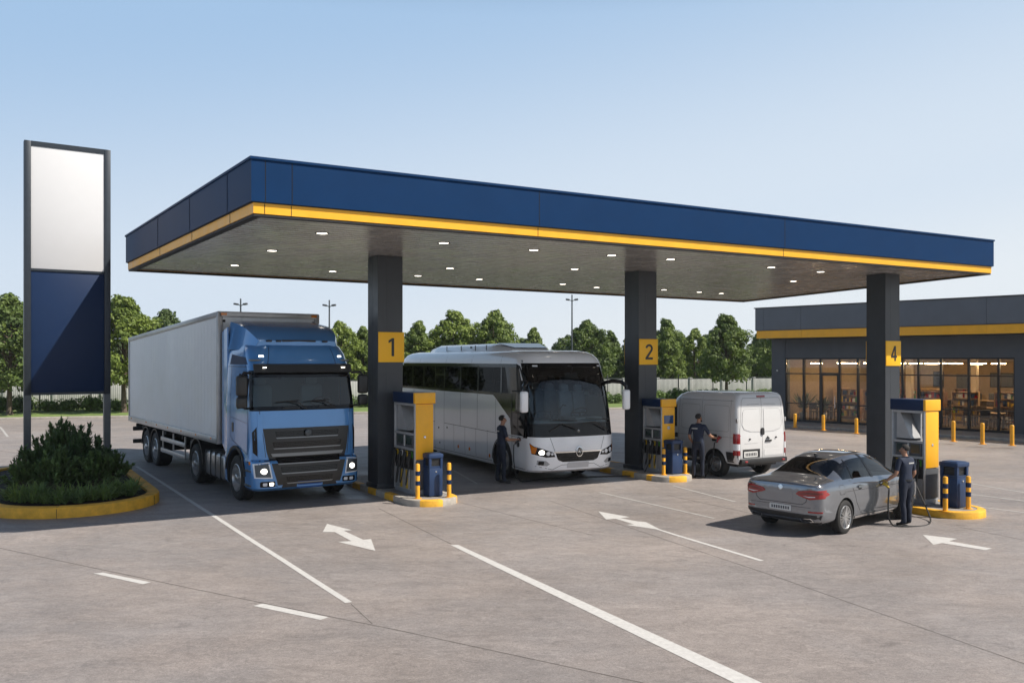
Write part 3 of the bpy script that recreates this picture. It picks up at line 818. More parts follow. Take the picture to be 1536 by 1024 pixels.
    for s in (-1, 1):
        hl = MB(); decal(hl, tree, 'front', [(s * .90, .99), (s * 1.22, .96), (s * 1.20, .64), (s * .84, .62)][::s], .006, .06); hq = hl.build('headlamp', MATS['clear_lens'], root)
        b = MB(); decal(b, tree, 'front', [(s * .93, .96), (s * 1.19, .935), (s * 1.175, .665), (s * .87, .65)][::s], .010, .06, .004); b.build('reflector', MATS['steel_grey'], hq)
        b = MB(); decal(b, tree, 'front', [(s * (1.02) + .062 * math.cos(2 * PI * k / 14), .79 + .062 * math.sin(2 * PI * k / 14)) for k in range(14)], .02, .06, .02); b.build('bulb', MATS['headlamp_glow'], hq)
        fl = MB(); decal(fl, tree, 'front', rrect(min(s * .78, s * 1.1), max(s * .78, s * 1.1), .43, .56, .03), .006, .06); fq = fl.build('fog_lamp', MATS['black_gloss'], root)
        for y in (.86, 1.0):
            b = MB(); decal(b, tree, 'front', rrect(s * y - .045, s * y + .045, .46, .53, .02), .012, .06, .01); b.build('fog_bulb', MATS['headlamp_glow' if (s < 0 and y < .9) else 'clear_lens'], fq)
        b = MB(); decal(b, tree, 'front', [(s * 1.12, 1.78), (s * 1.195, 1.66), (s * 1.185, 1.2), (s * 1.11, 1.12)][::s], .006, .07); b.build('air_inlet', MATS['black_gloss'], root)
        b = MB(); decal(b, tree, 'front', [(s * .99, 2.06), (s * 1.10, 2.08), (s * 1.10, 1.08), (s * 1.03, 1.08)][::s], .016, .1, .02); b.build('corner_panel', MATS['truck_blue'], root)
        b = MB(); decal(b, tree, 'front', [(s * .86, .565), (s * .90, .565), (s * .70, .36), (s * .66, .36)][::s], .004, .1, .01); b.build('bumper_crease', MATS['truck_blue'], root)
    b = MB(); decal(b, tree, 'front', [(-.28, .52), (.28, .52), (.28, .38), (-.28, .38)], .02, .15, .02); b.build('plate', mat('plate_blue', (0.03, 0.10, 0.33), .45), root)
    for s in (-1, 1):
        b = MB(); decal(b, tree, 'front', [(s * .3, .50), (s * .60, .50), (s * .64, .40), (s * .3, .40)][::s], .008, .15, .01); b.build('bumper_slot', MATS['black_plastic'], root)
    sm = MB()   # panel gaps
    for s in ('side-', 'side+'):
        seam(sm, tree, s, [(-.47, 1.15), (-.40, 3.0)], .014); seam(sm, tree, s, [(-1.75, 1.5), (-1.75, 3.15), (-.42, 3.15)], .014); seam(sm, tree, s, [(-1.75, 1.5), (-1.55, 1.4), (-.47, 1.15)], .012)
        seam(sm, tree, s, [(-1.75, 1.95), (-.45, 1.85)], .008); seam(sm, tree, s, [(-2.14, 3.15), (-1.75, 3.15)], .012); seam(sm, tree, s, [(-.45, .98), (-.02, 1.02)], .02)
    seam(sm, tree, 'front', [(-1.2, 1.02), (-.86, 1.02)], .02); seam(sm, tree, 'front', [(1.2, 1.02), (.86, 1.02)], .02)
    seam(sm, tree, 'front', [(-1.06, 2.15), (-.95, 1.1)], .012); seam(sm, tree, 'front', [(1.06, 2.15), (.95, 1.1)], .012)
    seam(sm, tree, 'front', [(-.8, 3.22), (-.72, 3.62)], .012); seam(sm, tree, 'front', [(.8, 3.22), (.72, 3.62)], .012)
    sm.build('panel_gaps', MATS['seam_dark'], cab)
    for s, pl in ((-1, 'side-'), (1, 'side+')):
        b = MB(); decal(b, tree, pl, [(-.50, 2.25), (-.46, 2.98), (-1.15, 2.98), (-1.2, 2.15)], .006, .15); dw = b.build('door_window', MATS['black_gloss'], root)
        b = MB(); decal(b, tree, pl, rrect(-1.62, -1.48, 1.6, 1.82, .03), .006, .1); b.build('door_handle', MATS['black_plastic'], root)
        b = MB(); decal(b, tree, pl, [(-1.9, 3.2), (-.62, 3.2), (-.78, 3.36), (-1.8, 3.44)], .004, .15); b.build('side_vent', MATS['navy_panel'], root)
        # wheel-arch lip
        b = MB(); a_ = [(-1.28 + .76 * math.cos(R(t)), .53 + .76 * math.sin(R(t))) for t in range(8, 173, 8)]; c_ = [(-1.28 + .69 * math.cos(R(t)), .53 + .69 * math.sin(R(t))) for t in range(168, 7, -8)]
        for k in range(len(a_) - 1):
            n = len(a_); decal(b, tree, pl, [a_[k], a_[k + 1], c_[n - 2 - k], c_[n - 1 - k]], .03, .2, .05)
        b.build('wheel_arch', MATS['black_plastic'], root)
        # steps
        for z in (.45, .78):
            b = MB(); b.box((-.42, s * 1.20, z), (.46, .12, .05), bevel=.01); b.build('step', MATS['steel_grey'], root)
        # mirrors
        b = MB(); y = s * 1.42
        b.tube([(-.40, s * 1.18, 3.0), (-.30, s * 1.36, 3.02), (-.26, y, 2.94)], .028, 8); b.tube([(-.40, s * 1.2, 2.2), (-.3, s * 1.34, 2.2), (-.26, y, 2.3)], .025, 8)
        mr = b.build('mirror_arm', MATS['black_plastic'], root)
        b = MB(); b.box((-.26, y, 2.72), (.14, .24, .46), bevel=.05, seg=3); b.box((-.26, y, 2.34), (.15, .23, .26), bevel=.05, seg=3); b.build('mirror_housing', MATS['black_plastic'], mr)
        b = MB(); decal(b, tree, pl, rrect(-.30, -.22, .93, 1.0, .02), .01, .1); b.build('side_marker', MATS['amber'], root)
    # wipers on the cowl
    for y0, y1 in ((-.62, -.02), (.02, .68)):
        b = MB(); b.tube([(-.055, y1, 2.17), (-.08, (y0 + y1) / 2 + .12, 2.31), (-.13, y0 + .15, 2.36)], .013, 6); b.tube([(-.12, y0 - .1, 2.335), (-.10, y1 - .16, 2.375)], .01, 6); b.build('wiper', MATS['black_plastic'], root)
    for y in (-.35, .5):
        b = MB(); decal(b, tree, 'front', rrect(y - .2, y + .2, 2.165, 2.215, .015), .015, .2); b.build('cowl_vent', MATS['black_plastic'], root)
    # ---- chassis
    b = MB()
    for s in (-1, 1): b.box((-3.9, s * .42, .85), (4.2, .09, .28))
    b.box((-4.83, 0, .53), (.16, 2.0, .16)); b.box((-1.28, 0, .5), (.14, 1.9, .14)); b.box((-4.6, 0, 1.08), (1.2, .9, .12), bevel=.03)
    b.build('chassis_frame', MATS['chassis'], root)
    for s in (-1, 1):
        b = MB(); b.box((-3.18, s * .96, .66), (1.7, .52, .64), bevel=.09, seg=3); tk = b.build('fuel_tank', MATS['tank_alloy'], root)
        b = MB()
        for x in (-3.85, -3.42, -3.0, -2.55): b.box((x, s * .97, .66), (.05, .54, .665), bevel=.02)
        b.build('tank_strap', MATS['chassis'], tk)
        for x, nm in ((-4.83, 'drive'),):
            b = MB(); a_ = []
            for t in range(0, 181, 12): a_.append((x + .66 * math.cos(R(t)), s * 1.22, .56 + .66 * math.sin(R(t))))
            c_ = [(x + (p[0] - x) * .94, s * 1.22, .56 + (p[2] - .56) * .94) for p in a_]
            for k in range(len(a_) - 1): b.prism([a_[k], a_[k + 1], c_[k + 1], c_[k]], (0, -s * .6, 0))
            b.build('mudguard', MATS['black_plastic'], root)
        wheel(root, (-1.28, s * 1.08, .53), .53, .32, s); wheel(root, (-4.83, s * .99, .53), .53, .5, s)
        for x in (-9.55, -10.75): wheel(root, (x, s * 1.0, .53), .53, .42, s)
    # ---- trailer box
    x0, x1 = -2.68, -13.1; zb = 1.2; zt0, zt1 = 4.5, 4.06
    b = MB(); b.prism([(x0, -h + .02, zb + .16), (x0, -h + .02, zt0 - .06), (x1, -h + .02, zt1 - .06), (x1, -h + .02, zb + .16)], (0, W - .04, 0))
    box = b.build('trailer_box', MATS['trailer_white'], root)
    b = MB()
    n = 34
    for k in range(n):
        xa = x0 + (x1 - x0) * k / n - .004; xb_ = x0 + (x1 - x0) * (k + 1) / n + .004
        za = lambda x: zt0 + (zt1 - zt0) * (x - x0) / (x1 - x0) - .10
        for s in (-1, 1):
            b.prism([(xa, s * (h - .02), zb + .19), (xa, s * (h - .02), za(xa)), (xb_, s * (h - .02), za(xb_)), (xb_, s * (h - .02), zb + .19)], (0, s * .012, 0))
    for k in range(5):
        y0 = -h + .1 + k * .46; b.prism([(x0, y0 + .004, zb + .2), (x0, y0 + .456, zb + .2), (x0, y0 + .456, zt0 - .12), (x0, y0 + .004, zt0 - .12)], (.012, 0, 0))
    b.build('wall_panels', MATS['trailer_white'], box)
    b = MB()
    for s in (-1, 1):
        b.bar((x0 + .03, s * (h - .02), zt0 - .05), (x1 - .03, s * (h - .02), zt1 - .05), .10, .13, .015)
        b.bar((x0 + .03, s * (h - .02), zb + .1), (x1 - .03, s * (h - .02), zb + .1), .10, .18, .012)
        b.bar((x0 + .0, s * (h - .03), zb + .05), (x0 + .0, s * (h - .03), zt0), .12, .12, .015); b.bar((x1, s * (h - .03), zb + .05), (x1, s * (h - .03), zt1), .1, .1, .01)
    for x, z in ((x0, zt0 - .05), (x0, zb + .1), (x1, zt1 - .05), (x1, zb + .1)): b.bar((x, -h, z), (x, h, z), .12, .13, .01)
    b.build('trailer_edge_trim', MATS['trailer_trim'], box)
    b = MB(); b.prism([(x0 + .02, -h, zt0 + .005), (x0 + .02, h, zt0 + .005), (x1, h, zt1 + .005), (x1, -h, zt1 + .005)], (0, 0, .015)); b.build('trailer_roof', MATS['trailer_trim'], box)
    for s in (-1, 1):
        for x in (-3.2, -4.6, -6.1, -7.6, -9.0, -10.4, -12.6):
            b = MB(); b.box((x, s * (h + .032), zb + .12), (.1, .012, .04)); b.build('side_marker', MATS['amber'], root)
    for y in (-h + .12, h - .12):
        b = MB(); b.box((x0 + .07, y, zt0 - .05), (.02, .14, .06)); b.build('marker_light', MATS['amber'], root)
        b = MB(); b.box((x0 + .025, y * .99, zt0 - .22), (.02, .06, .06)); b.build('latch', MATS['chassis'], root)
    b = MB()
    for s in (-1, 1):
        b.box((-8.2, s * .45, 1.0), (9.4, .1, .24))
        b.box((-5.6, s * .8, .62), (.12, .1, .9))
    for k in range(9): b.box((-4.5 - k * 1.0, 0, 1.1), (.08, 2.3, .1))
    for x in (-9.55, -10.75): b.box((x, 0, .53), (.14, 1.9, .14)); b.box((x, 0, .8), (.5, 1.1, .2))
    b.build('trailer_frame', MATS['chassis'], root)
    for s in (-1, 1):
        b = MB(); b.box((-5.75, s * .9, .68), (.5, .35, .75), bevel=.02); b.build('landing_gear', MATS['chassis'], root)
        for z in (.58, .92):
            b = MB(); b.bar((-6.0, s * 1.2, z), (-8.75, s * 1.2, z), .04, .13, .01); b.build('side_guard', MATS['trailer_trim'], root)
        b = MB()
        for x in (-6.1, -7.4, -8.65): b.box((x, s * 1.17, .82), (.06, .03, .66))
        b.build('guard_bracket', MATS['trailer_trim'], root)
        for x in (-9.55, -10.75):
            b = MB(); a_ = [(x + .62 * math.cos(R(t)), s * 1.22, .56 + .6 * math.sin(R(t))) for t in range(0, 181, 12)]; c_ = [(x + (p[0] - x) * .95, s * 1.22, .56 + (p[2] - .56) * .95) for p in a_]
            for k in range(len(a_) - 1): b.prism([a_[k], a_[k + 1], c_[k + 1], c_[k]], (0, -s * .5, 0))
            b.build('mudguard', MATS['black_plastic'], root)
    for z in (.52, .95):
        b = MB(); b.box((-12.9, 0, z), (.08, 2.35, .14), bevel=.015); b.build('rear_bumper', MATS['chassis'], root)
    b = MB()
    for y in (-.8, .8): b.box((-12.85, y, .85), (.06, .1, .8))
    b.build('bumper_bracket', MATS['chassis'], root)
    return root
truck()
# ================= coach =================
mat('coach_white', (0.90, 0.91, 0.93), .22, coat=.7, var=.02, vscale=1.5)
mat('seat_cloth', (0.17, 0.20, 0.24), .9, var=.1)
def coach():
    th = R(27)
    fwd = Vector((math.sin(th), -math.cos(th), 0)); lft = Vector((math.cos(th), math.sin(th), 0))
    corner = Vector((.60, 23.25, 0)); h = 1.33
    root = tag(empty('coach', corner + lft * h, math.atan2(fwd.y, fwd.x)), 'white touring coach with dark side windows and a curved windscreen', 'coach')
    Lb = -10.5
    rows = [(.32, -.16, Lb + .1, 1.27, .40, .1, .14), (.38, -.06, Lb, 1.31, .42, .12, .15), (.6, -.0, Lb, 1.33, .42, .14, .15), (.9, .02, Lb, 1.33, .42, .14, .15), (1.08, .01, Lb, 1.33, .42, .14, .15),
            (1.26, .0, Lb, 1.33, .42, .15, .15), (1.5, -.04, Lb, 1.33, .42, .16, .15), (1.62, -.06, Lb, 1.33, .42, .17, .15), (2.0, -.13, Lb + .02, 1.325, .42, .2, .15), (2.38, -.22, Lb + .04, 1.318, .42, .23, .16), (2.75, -.33, Lb + .08, 1.305, .42, .26, .165),
            (3.12, -.47, Lb + .13, 1.295, .42, .3, .18), (3.22, -.52, Lb + .17, 1.285, .42, .3, .18), (3.34, -.60, Lb + .22, 1.265, .42, .32, .18), (3.46, -.74, Lb + .34, 1.20, .42, .36, .18), (3.53, -.95, Lb + .5, 1.10, .4, .4, .16), (3.57, -1.25, Lb + .7, .92, .36, .4, .12)]
    ns, na, nf = 12, 8, 14
    a0, a1 = ns, ns + 2 * na + nf
    def sel(k, i, c):
        if a0 + 2 <= i < a1 - 2:
            if 7 <= k <= 10: return 2
            if 5 <= k <= 11: return 3
        if 5 <= k <= 9 and (a0 - 1 <= i < a0 + 2 or a1 - 2 <= i < a1 + 1): return 3
        if k == 10 and i in (a0 - 1, a0, a1 - 1, a1): return 3
        if k in (9, 10) and (0 <= i < a0 - 1 or a1 + 1 <= i < a1 + ns): return 4
        return 0
    bm = body_loft(rows, sel, ns=ns, na=na, nf=nf)
    wl = []
    for x in (-1.95, -8.0):
        for s in (-1, 1): wl.append(well(x, .50, .60, s * .85, s * 2))
    me = carve(bm, wl, 0, 6); tree = bvh_of(me)
    sg = split(me, [4]); lo_ = [f for f in sg.bm.faces if f.calc_center_median().y > 0]; bmesh.ops.delete(sg.bm, geom=lo_, context='FACES'); sg.build('side_window', MATS['glass_bus'], root)
    sg = split(me, [4]); lo_ = [f for f in sg.bm.faces if f.calc_center_median().y < 0]; bmesh.ops.delete(sg.bm, geom=lo_, context='FACES'); sg.build('side_window', MATS['glass_bus'], root)
    body = split(me, [0, 1]).build('coach_body', [MATS['coach_white'], MATS['chassis']], root)
    split(me, [3]).build('windscreen_surround', MATS['black_gloss'], root)
    split(me, [2]).build('windscreen', MATS['glass_tint'], root)
    # inside: lining, floor, dash, seats
    b = MB()
    for s in (-1, 1): b.box((-5.3, s * 1.22, 1.75), (9.6, .02, 1.1)); b.box((-5.6, s * 1.22, 3.2), (9.4, .02, .2))
    b.box((-5.2, 0, 1.22), (9.8, 2.4, .03)); b.box((-5.5, 0, 3.33), (9.3, 2.2, .03)); b.box((-10.0, 0, 2.2), (.03, 2.3, 2.0))
    b.build('cabin_lining', MATS['interior_mid'], root)
    b = MB(); b.box((-.55, 0, 1.5), (.55, 2.2, .34), bevel=.1, seg=3); b.box((-.7, .65, 1.66), (.4, .9, .16), bevel=.06); b.build('dashboard', MATS['interior_mid'], root)
    for r in range(9):
        for y in (-.95, -.5, .5, .95):
            if r == 0 and y < 0: continue
            x = -1.55 - r * .85 - (.25 if y < 0 else 0)
            b = MB(); b.box((x, y, 2.0), (.14, .42, .85), Matrix.Rotation(R(-10), 4, 'Y'), bevel=.05); b.box((x - .07, y, 2.5), (.1, .26, .22), bevel=.05); b.box((x + .25, y, 1.65), (.45, .42, .14), bevel=.04)
            b.build('seat', MATS['seat_cloth'], root)
    b = MB(); b.tube([Vector((-1.0, .62, 1.83)) + Vector((math.cos(2 * PI * k / 24) * .16, math.sin(2 * PI * k / 24) * .24, math.cos(2 * PI * k / 24) * .14)) for k in range(25)], .018, 8, False); b.bar((-1.0, .4, 1.83), (-1.0, .84, 1.83), .03, .04); b.tube([(-1.0, .62, 1.83), (-.8, .62, 1.6)], .03)
    b.build('steering_wheel', MATS['interior'], root)
    b = MB(); b.tube([(-.52, -.3, 1.62), (-.55, -.28, 1.95), (-.62, -.12, 2.08), (-.68, .0, 2.05)], .02, 8); b.tube([(-.75, -.9, 1.65), (-.72, -.9, 1.9), (-.72, -.45, 1.9), (-.75, -.45, 1.65)], .018, 8); b.build('grab_rail', MATS['interior'], root)
    b = MB(); b.box((-.62, .12, 2.86), (.06, .42, .2), bevel=.04); b.tube([(-.55, .12, 3.1), (-.62, .12, 2.9)], .02); b.build('inside_mirror', MATS['interior'], root)
    # ---- side glazing (dark band with the low swoop to the door)
    for s, pl in ((-1, 'side-'), (1, 'side+')):
        wb = MB()
        sw = [(-2.7, 2.38), (-2.45, 2.27), (-2.25, 2.16), (-.62, 1.22), (-.46, 1.22), (-.55, 2.2), (-.6, 2.38)] if s < 0 else [(-2.7, 2.38), (-2.3, 2.25), (-1.9, 1.7), (-.62, 1.6), (-.55, 2.2), (-.6, 2.38)]
        decal(wb, tree, pl, sw, .006, .35, .02); band_ = wb.build('lower_side_glass', MATS['black_gloss'], root)
        wb = MB(); decal(wb, tree, pl, [(-10.2, 2.31), (-2.55, 2.31), (-2.7, 2.39), (-10.2, 2.39)], .007, .5, .02); decal(wb, tree, pl, [(-10.0, 3.10), (-1.1, 3.10), (-1.1, 3.2), (-10.0, 3.2)], .007, .5, .02)
        wb.build('window_border', MATS['black_gloss'], band_)
        for x in (-10.1, -9.02, -7.97, -6.92, -6.14, -4.87, -3.57, -2.02, -.95):
            w = MB(); decal(w, tree, pl, [(x - .05, 2.35), (x + .05, 2.35), (x + .05 + (.0 if x < -1 else .2), 2.9), (x + .03, 3.14), (x - .05, 3.14)] if x < -1 else [(-1.0, 2.3), (-.5, 2.3), (-.62, 2.7), (-.95, 3.14), (-1.12, 3.2), (-1.1, 2.9)], .009, .4, .01); w.build('window_pillar', MATS['black_gloss'], band_)
        w = MB(); decal(w, tree, pl, [(-6.92, 2.80), (-6.14, 2.80), (-6.14, 2.86), (-6.92, 2.86)], .009, .4, .01); w.build('window_bar', MATS['black_gloss'], band_)
        sm = MB()
        for x in (-2.35, -3.6, -4.85, -6.15, -6.95, -8.9): seam(sm, tree, pl, [(x, .4 if x in (-6.15, -6.95) else 1.28), (x, 2.3)], .014)
        for x in (-2.9, -3.7, -4.5, -5.35, -9.2): seam(sm, tree, pl, [(x, .36), (x, 1.28)], .012)
        seam(sm, tree, pl, [(-10.4, 1.28), (-6.95, 1.28)], .012); seam(sm, tree, pl, [(-6.15, 1.28), (-.62, 1.22)], .012); seam(sm, tree, pl, [(-10.4, .42), (-8.7, .42)], .01); seam(sm, tree, pl, [(-7.3, .42), (-2.6, .42)], .01)
        for x in (-2.1, -4.1, -6.1, -8.4): seam(sm, tree, pl, [(x, 3.21), (x, 3.42)], .010)
        if s < 0:
            seam(sm, tree, pl, [(-1.32, 1.6), (-1.32, .4), (-.5, .38)], .016)
        sm.build('panel_gaps', MATS['seam_dark'], body)
        if s < 0:
            d = MB(); decal(d, tree, pl, [(-.62, 1.25), (-1.28, 1.62), (-1.28, 2.42), (-.66, 2.42), (-.56, 2.0)], .014, .2, .01); dr = d.build('door_glass', MATS['side_pane'], root)
            d = MB(); seam(d, tree, pl, [(-1.31, 1.62), (-1.31, 2.46), (-.62, 2.46)], .03, .016); seam(d, tree, pl, [(-.95, 1.45), (-.95, 2.42)], .02, .018); d.build('door_frame', MATS['seam_dark'], dr)
            d = MB(); p, n_, i_, q_ = tree.ray_cast(Vector((-.95, -9, 1.02)), Vector((0, 1, 0))); d.lathe(p, (0, -1, 0), [(.07, 0), (.07, .015), (.05, .02)], 14); d.build('door_handle', MATS['black_plastic'], root)
        k = 0
        for x, z in ((-2.75, .55), (-4.15, .62), (-5.0, .62), (-6.5, .62), (-6.6, 1.1), (-5.9, 1.15), (-9.6, .62), (-9.3, 1.2)):
            p, n_, i_, q_ = tree.ray_cast(Vector((x, s * 9, z)), Vector((0, -s, 0)))
            if p is None: continue
            r = .055 if z < 1 and x > -6 else .03
            d = MB(); d.lathe(p, (0, s, 0), [(r, 0), (r, .01), (r * .7, .014)], 12); d.build('side_marker' if r > .05 else 'hatch_lock', MATS['amber' if r > .05 else 'black_plastic'], root)
        for x in (-1.95, -8.0):
            wheel(root, (x, s * 1.12, .50), .50, .32, s)
            b = MB(); a_ = [(x + .64 * math.cos(R(t)), .5 + .64 * math.sin(R(t))) for t in range(-8, 189, 9)]; c_ = [(x + .61 * math.cos(R(t)), .5 + .61 * math.sin(R(t))) for t in range(-8, 189, 9)]
            for q in range(len(a_) - 1): decal(b, tree, pl, [a_[q], a_[q + 1], c_[q + 1], c_[q]], .008, .3, .02)
            b.build('wheel_arch', MATS['black_plastic'], root)
    # ---- front
    for s in (-1, 1):
        b = MB(); decal(b, tree, 'front', [(s * 1.29, 1.10), (s * 1.22, 1.02), (s * .76, .86), (s * .70, .74), (s * .95, .73), (s * 1.26, .82)][::s], .006, .06); hl = b.build('headlamp', MATS['black_gloss'], root)
        b = MB(); decal(b, tree, 'front', [(s * 1.285, 1.085), (s * 1.225, 1.01), (s * 1.16, .985), (s * 1.2, .82), (s * 1.26, .84)][::s], .011, .06, .005); b.build('indicator', MATS['amber'], hl)
        for y, r, m_ in ((1.06, .065, 'headlamp_glow' if s < 0 else 'clear_lens'), (.90, .055, 'clear_lens'), (.79, .035, 'clear_lens')):
            b = MB(); decal(b, tree, 'front', [(s * y + r * math.cos(2 * PI * k / 12), .86 + r * math.sin(2 * PI * k / 12) - (1.06 - y) * .15) for k in range(12)], .014, .06, .008); b.build('bulb', MATS[m_], hl)
        b = MB(); decal(b, tree, 'front', [(s * 1.16, .66), (s * 1.16, .54), (s * .92, .50), (s * .84, .55), (s * .95, .64)][::s], .005, .06); fg = b.build('fog_lamp', MATS['coach_trim'], root)
        b = MB(); decal(b, tree, 'front', rrect(min(s * 1.0, s * 1.13), max(s * 1.0, s * 1.13), .53, .63, .02), .011, .06, .005); b.build('fog_bulb', MATS['black_gloss'], fg)
        # mirrors: hooked arms
        y = s * 1.60
        b = MB(); b.tube([(-.62, s * 1.16, 2.66), (-.36, s * 1.32, 2.72), (-.2, s * 1.5, 2.70), (-.12, y, 2.6), (-.10, y, 2.5)], [.05, .06, .06, .055, .05], 10); ma = b.build('mirror_arm', MATS['black_gloss'], root)
        b = MB(); b.box((-.10, y, 2.21), (.15, .22, .56), bevel=.06, seg=3); b.build('mirror_housing', MATS['coach_white'], ma)
    b = MB(); decal(b, tree, 'front', [(-.70, .85), (.70, .85), (.62, .66), (.48, .60), (-.48, .60), (-.62, .66)], .006, .1); gr = b.build('grille', MATS['black_gloss'], root)
    b = MB(); seam(b, tree, 'front', [(-.72, .86), (.72, .86)], .035, .014); b.build('chrome_bar', MATS['chrome'], gr)
    b = MB()
    for z in (.80, .745, .69, .64): seam(b, tree, 'front', [(-.58, z), (.58, z)], .012, .012)
    b.build('grille_slats', MATS['chassis'], gr)
    b = MB(); b.lathe((.02, 0, .86), (1, 0, 0), [(.125, -.03), (.125, .03), (.105, .035), (.10, .02)], 24, False, False)
    for a_, c_ in (((0, .10), (.055, 0)), ((.055, 0), (0, -.10)), ((0, -.10), (-.055, 0)), ((-.055, 0), (0, .10))): b.bar((.045, a_[0], .86 + a_[1]), (.045, c_[0], .86 + c_[1]), .02, .02)
    M = Matrix.Translation((0, 0, .86)) @ Matrix.Diagonal((1, .85, 1.1, 1)) @ Matrix.Translation((0, 0, -.86))
    b.build('badge', MATS['chrome'], gr, M=M)
    b = MB(); b.lathe((.0, 0, 1.41), (1, 0, 0), [(.028, -.06), (.028, .0), (.02, .002)], 14, False, False); b.build('washer_badge', MATS['chrome'], root)
    b = MB(); decal(b, tree, 'front', rrect(-.33, .33, .43, .58, .01), .012, .2, .02); b.build('plate', MATS['coach_plate'], root)
    sm = MB(); seam(sm, tree, 'front', [(-.84, 1.24), (-.72, .90)], .01); seam(sm, tree, 'front', [(.84, 1.24), (.72, .90)], .01); seam(sm, tree, 'front', [(-1.18, .50), (-.75, .40), (-.5, .52), (.5, .52), (.75, .40), (1.18, .50)], .01); seam(sm, tree, 'front', [(-.5, 3.36), (-.42, 3.52)], .008); seam(sm, tree, 'front', [(.3, 3.36), (.28, 3.52)], .008)
    sm.build('panel_gaps', MATS['seam_dark'], body)
    for y in (-1.0, 1.0, 0):
        b = MB(); decal(b, tree, 'front', rrect(y - .06, y + .06, 3.12, 3.16, .012), .012, .1, .01); b.build('marker_light', MATS['clear_lens' if y else 'black_plastic'], root)
    # dark moulding across the foot of the windscreen, wipers
    b = MB(); seam(b, tree, 'front', [(-1.1, 1.6), (1.1, 1.6)], .03, .01); b.build('screen_moulding', MATS['black_plastic'], root)
    for pts in (((.02, -.05, 1.46), (-.02, -.5, 1.62), (-.1, -.85, 1.42)), ((.02, .1, 1.62), (-.0, .5, 1.64), (-.07, .95, 1.40))):
        b = MB(); b.tube([(p[0] + .03, p[1], p[2]) for p in pts], .016, 6); b.tube([(pts[1][0] + .03, pts[1][1] - .3, pts[1][2] + .1), (pts[1][0] + .03, pts[1][1] + .45, pts[1][2] + .06)], .012, 6); b.build('wiper', MATS['black_plastic'], root)
    # roof unit
    b = MB(); rr = []
    for x, zt, wv in ((-2.6, 3.56, .5), (-2.75, 3.68, .7), (-3.2, 3.76, .8), (-4.0, 3.80, .85), (-8.2, 3.80, .85), (-8.8, 3.72, .8), (-9.0, 3.56, .7)):
        r = []
        for k in range(13):
            t = k / 12 * 2 - 1; z = zt - (zt - 3.5) * max(0, (abs(t) - .7) / .3) ** 1.8; r.append(b.bm.verts.new((x, t * wv, z)))
        rr.append(r)
    for a_, c_ in zip(rr, rr[1:]):
        for k in range(12): b.face([a_[k], a_[k + 1], c_[k + 1], c_[k]])
    ru = b.build('roof_unit', MATS['coach_white'], root)
    b = MB(); b.prism([(-2.68, -.55, 3.66), (-2.68, .55, 3.66), (-3.5, .72, 3.80), (-3.5, -.72, 3.80)], (0, 0, .012)); b.build('intake', MATS['black_gloss'], ru)
    b = MB()
    for x in (-4.1, -4.9, -6.0, -7.2): b.box((x, -.79, 3.68), (.02, .02, .16))
    b.box((-5.2, -.80, 3.70), (.12, .02, .06)); b.build('vent', MATS['black_plastic'], ru)
    b = MB()
    for x in (-1.95, -8.0): b.box((x, 0, .5), (.2, 2.0, .2))
    b.box((-5, 0, .4), (9.4, 1.8, .2)); b.build('underbody', MATS['chassis'], root)
    return root
mat('side_pane', (0.008, 0.009, 0.010), .03, spec=.35)
mat('coach_trim', (0.35, 0.36, 0.37), .3, coat=.4)
mat('coach_plate', (0.55, 0.55, 0.56), .4)
glass('glass_bus', (.02, .023, .025), .22); coach()
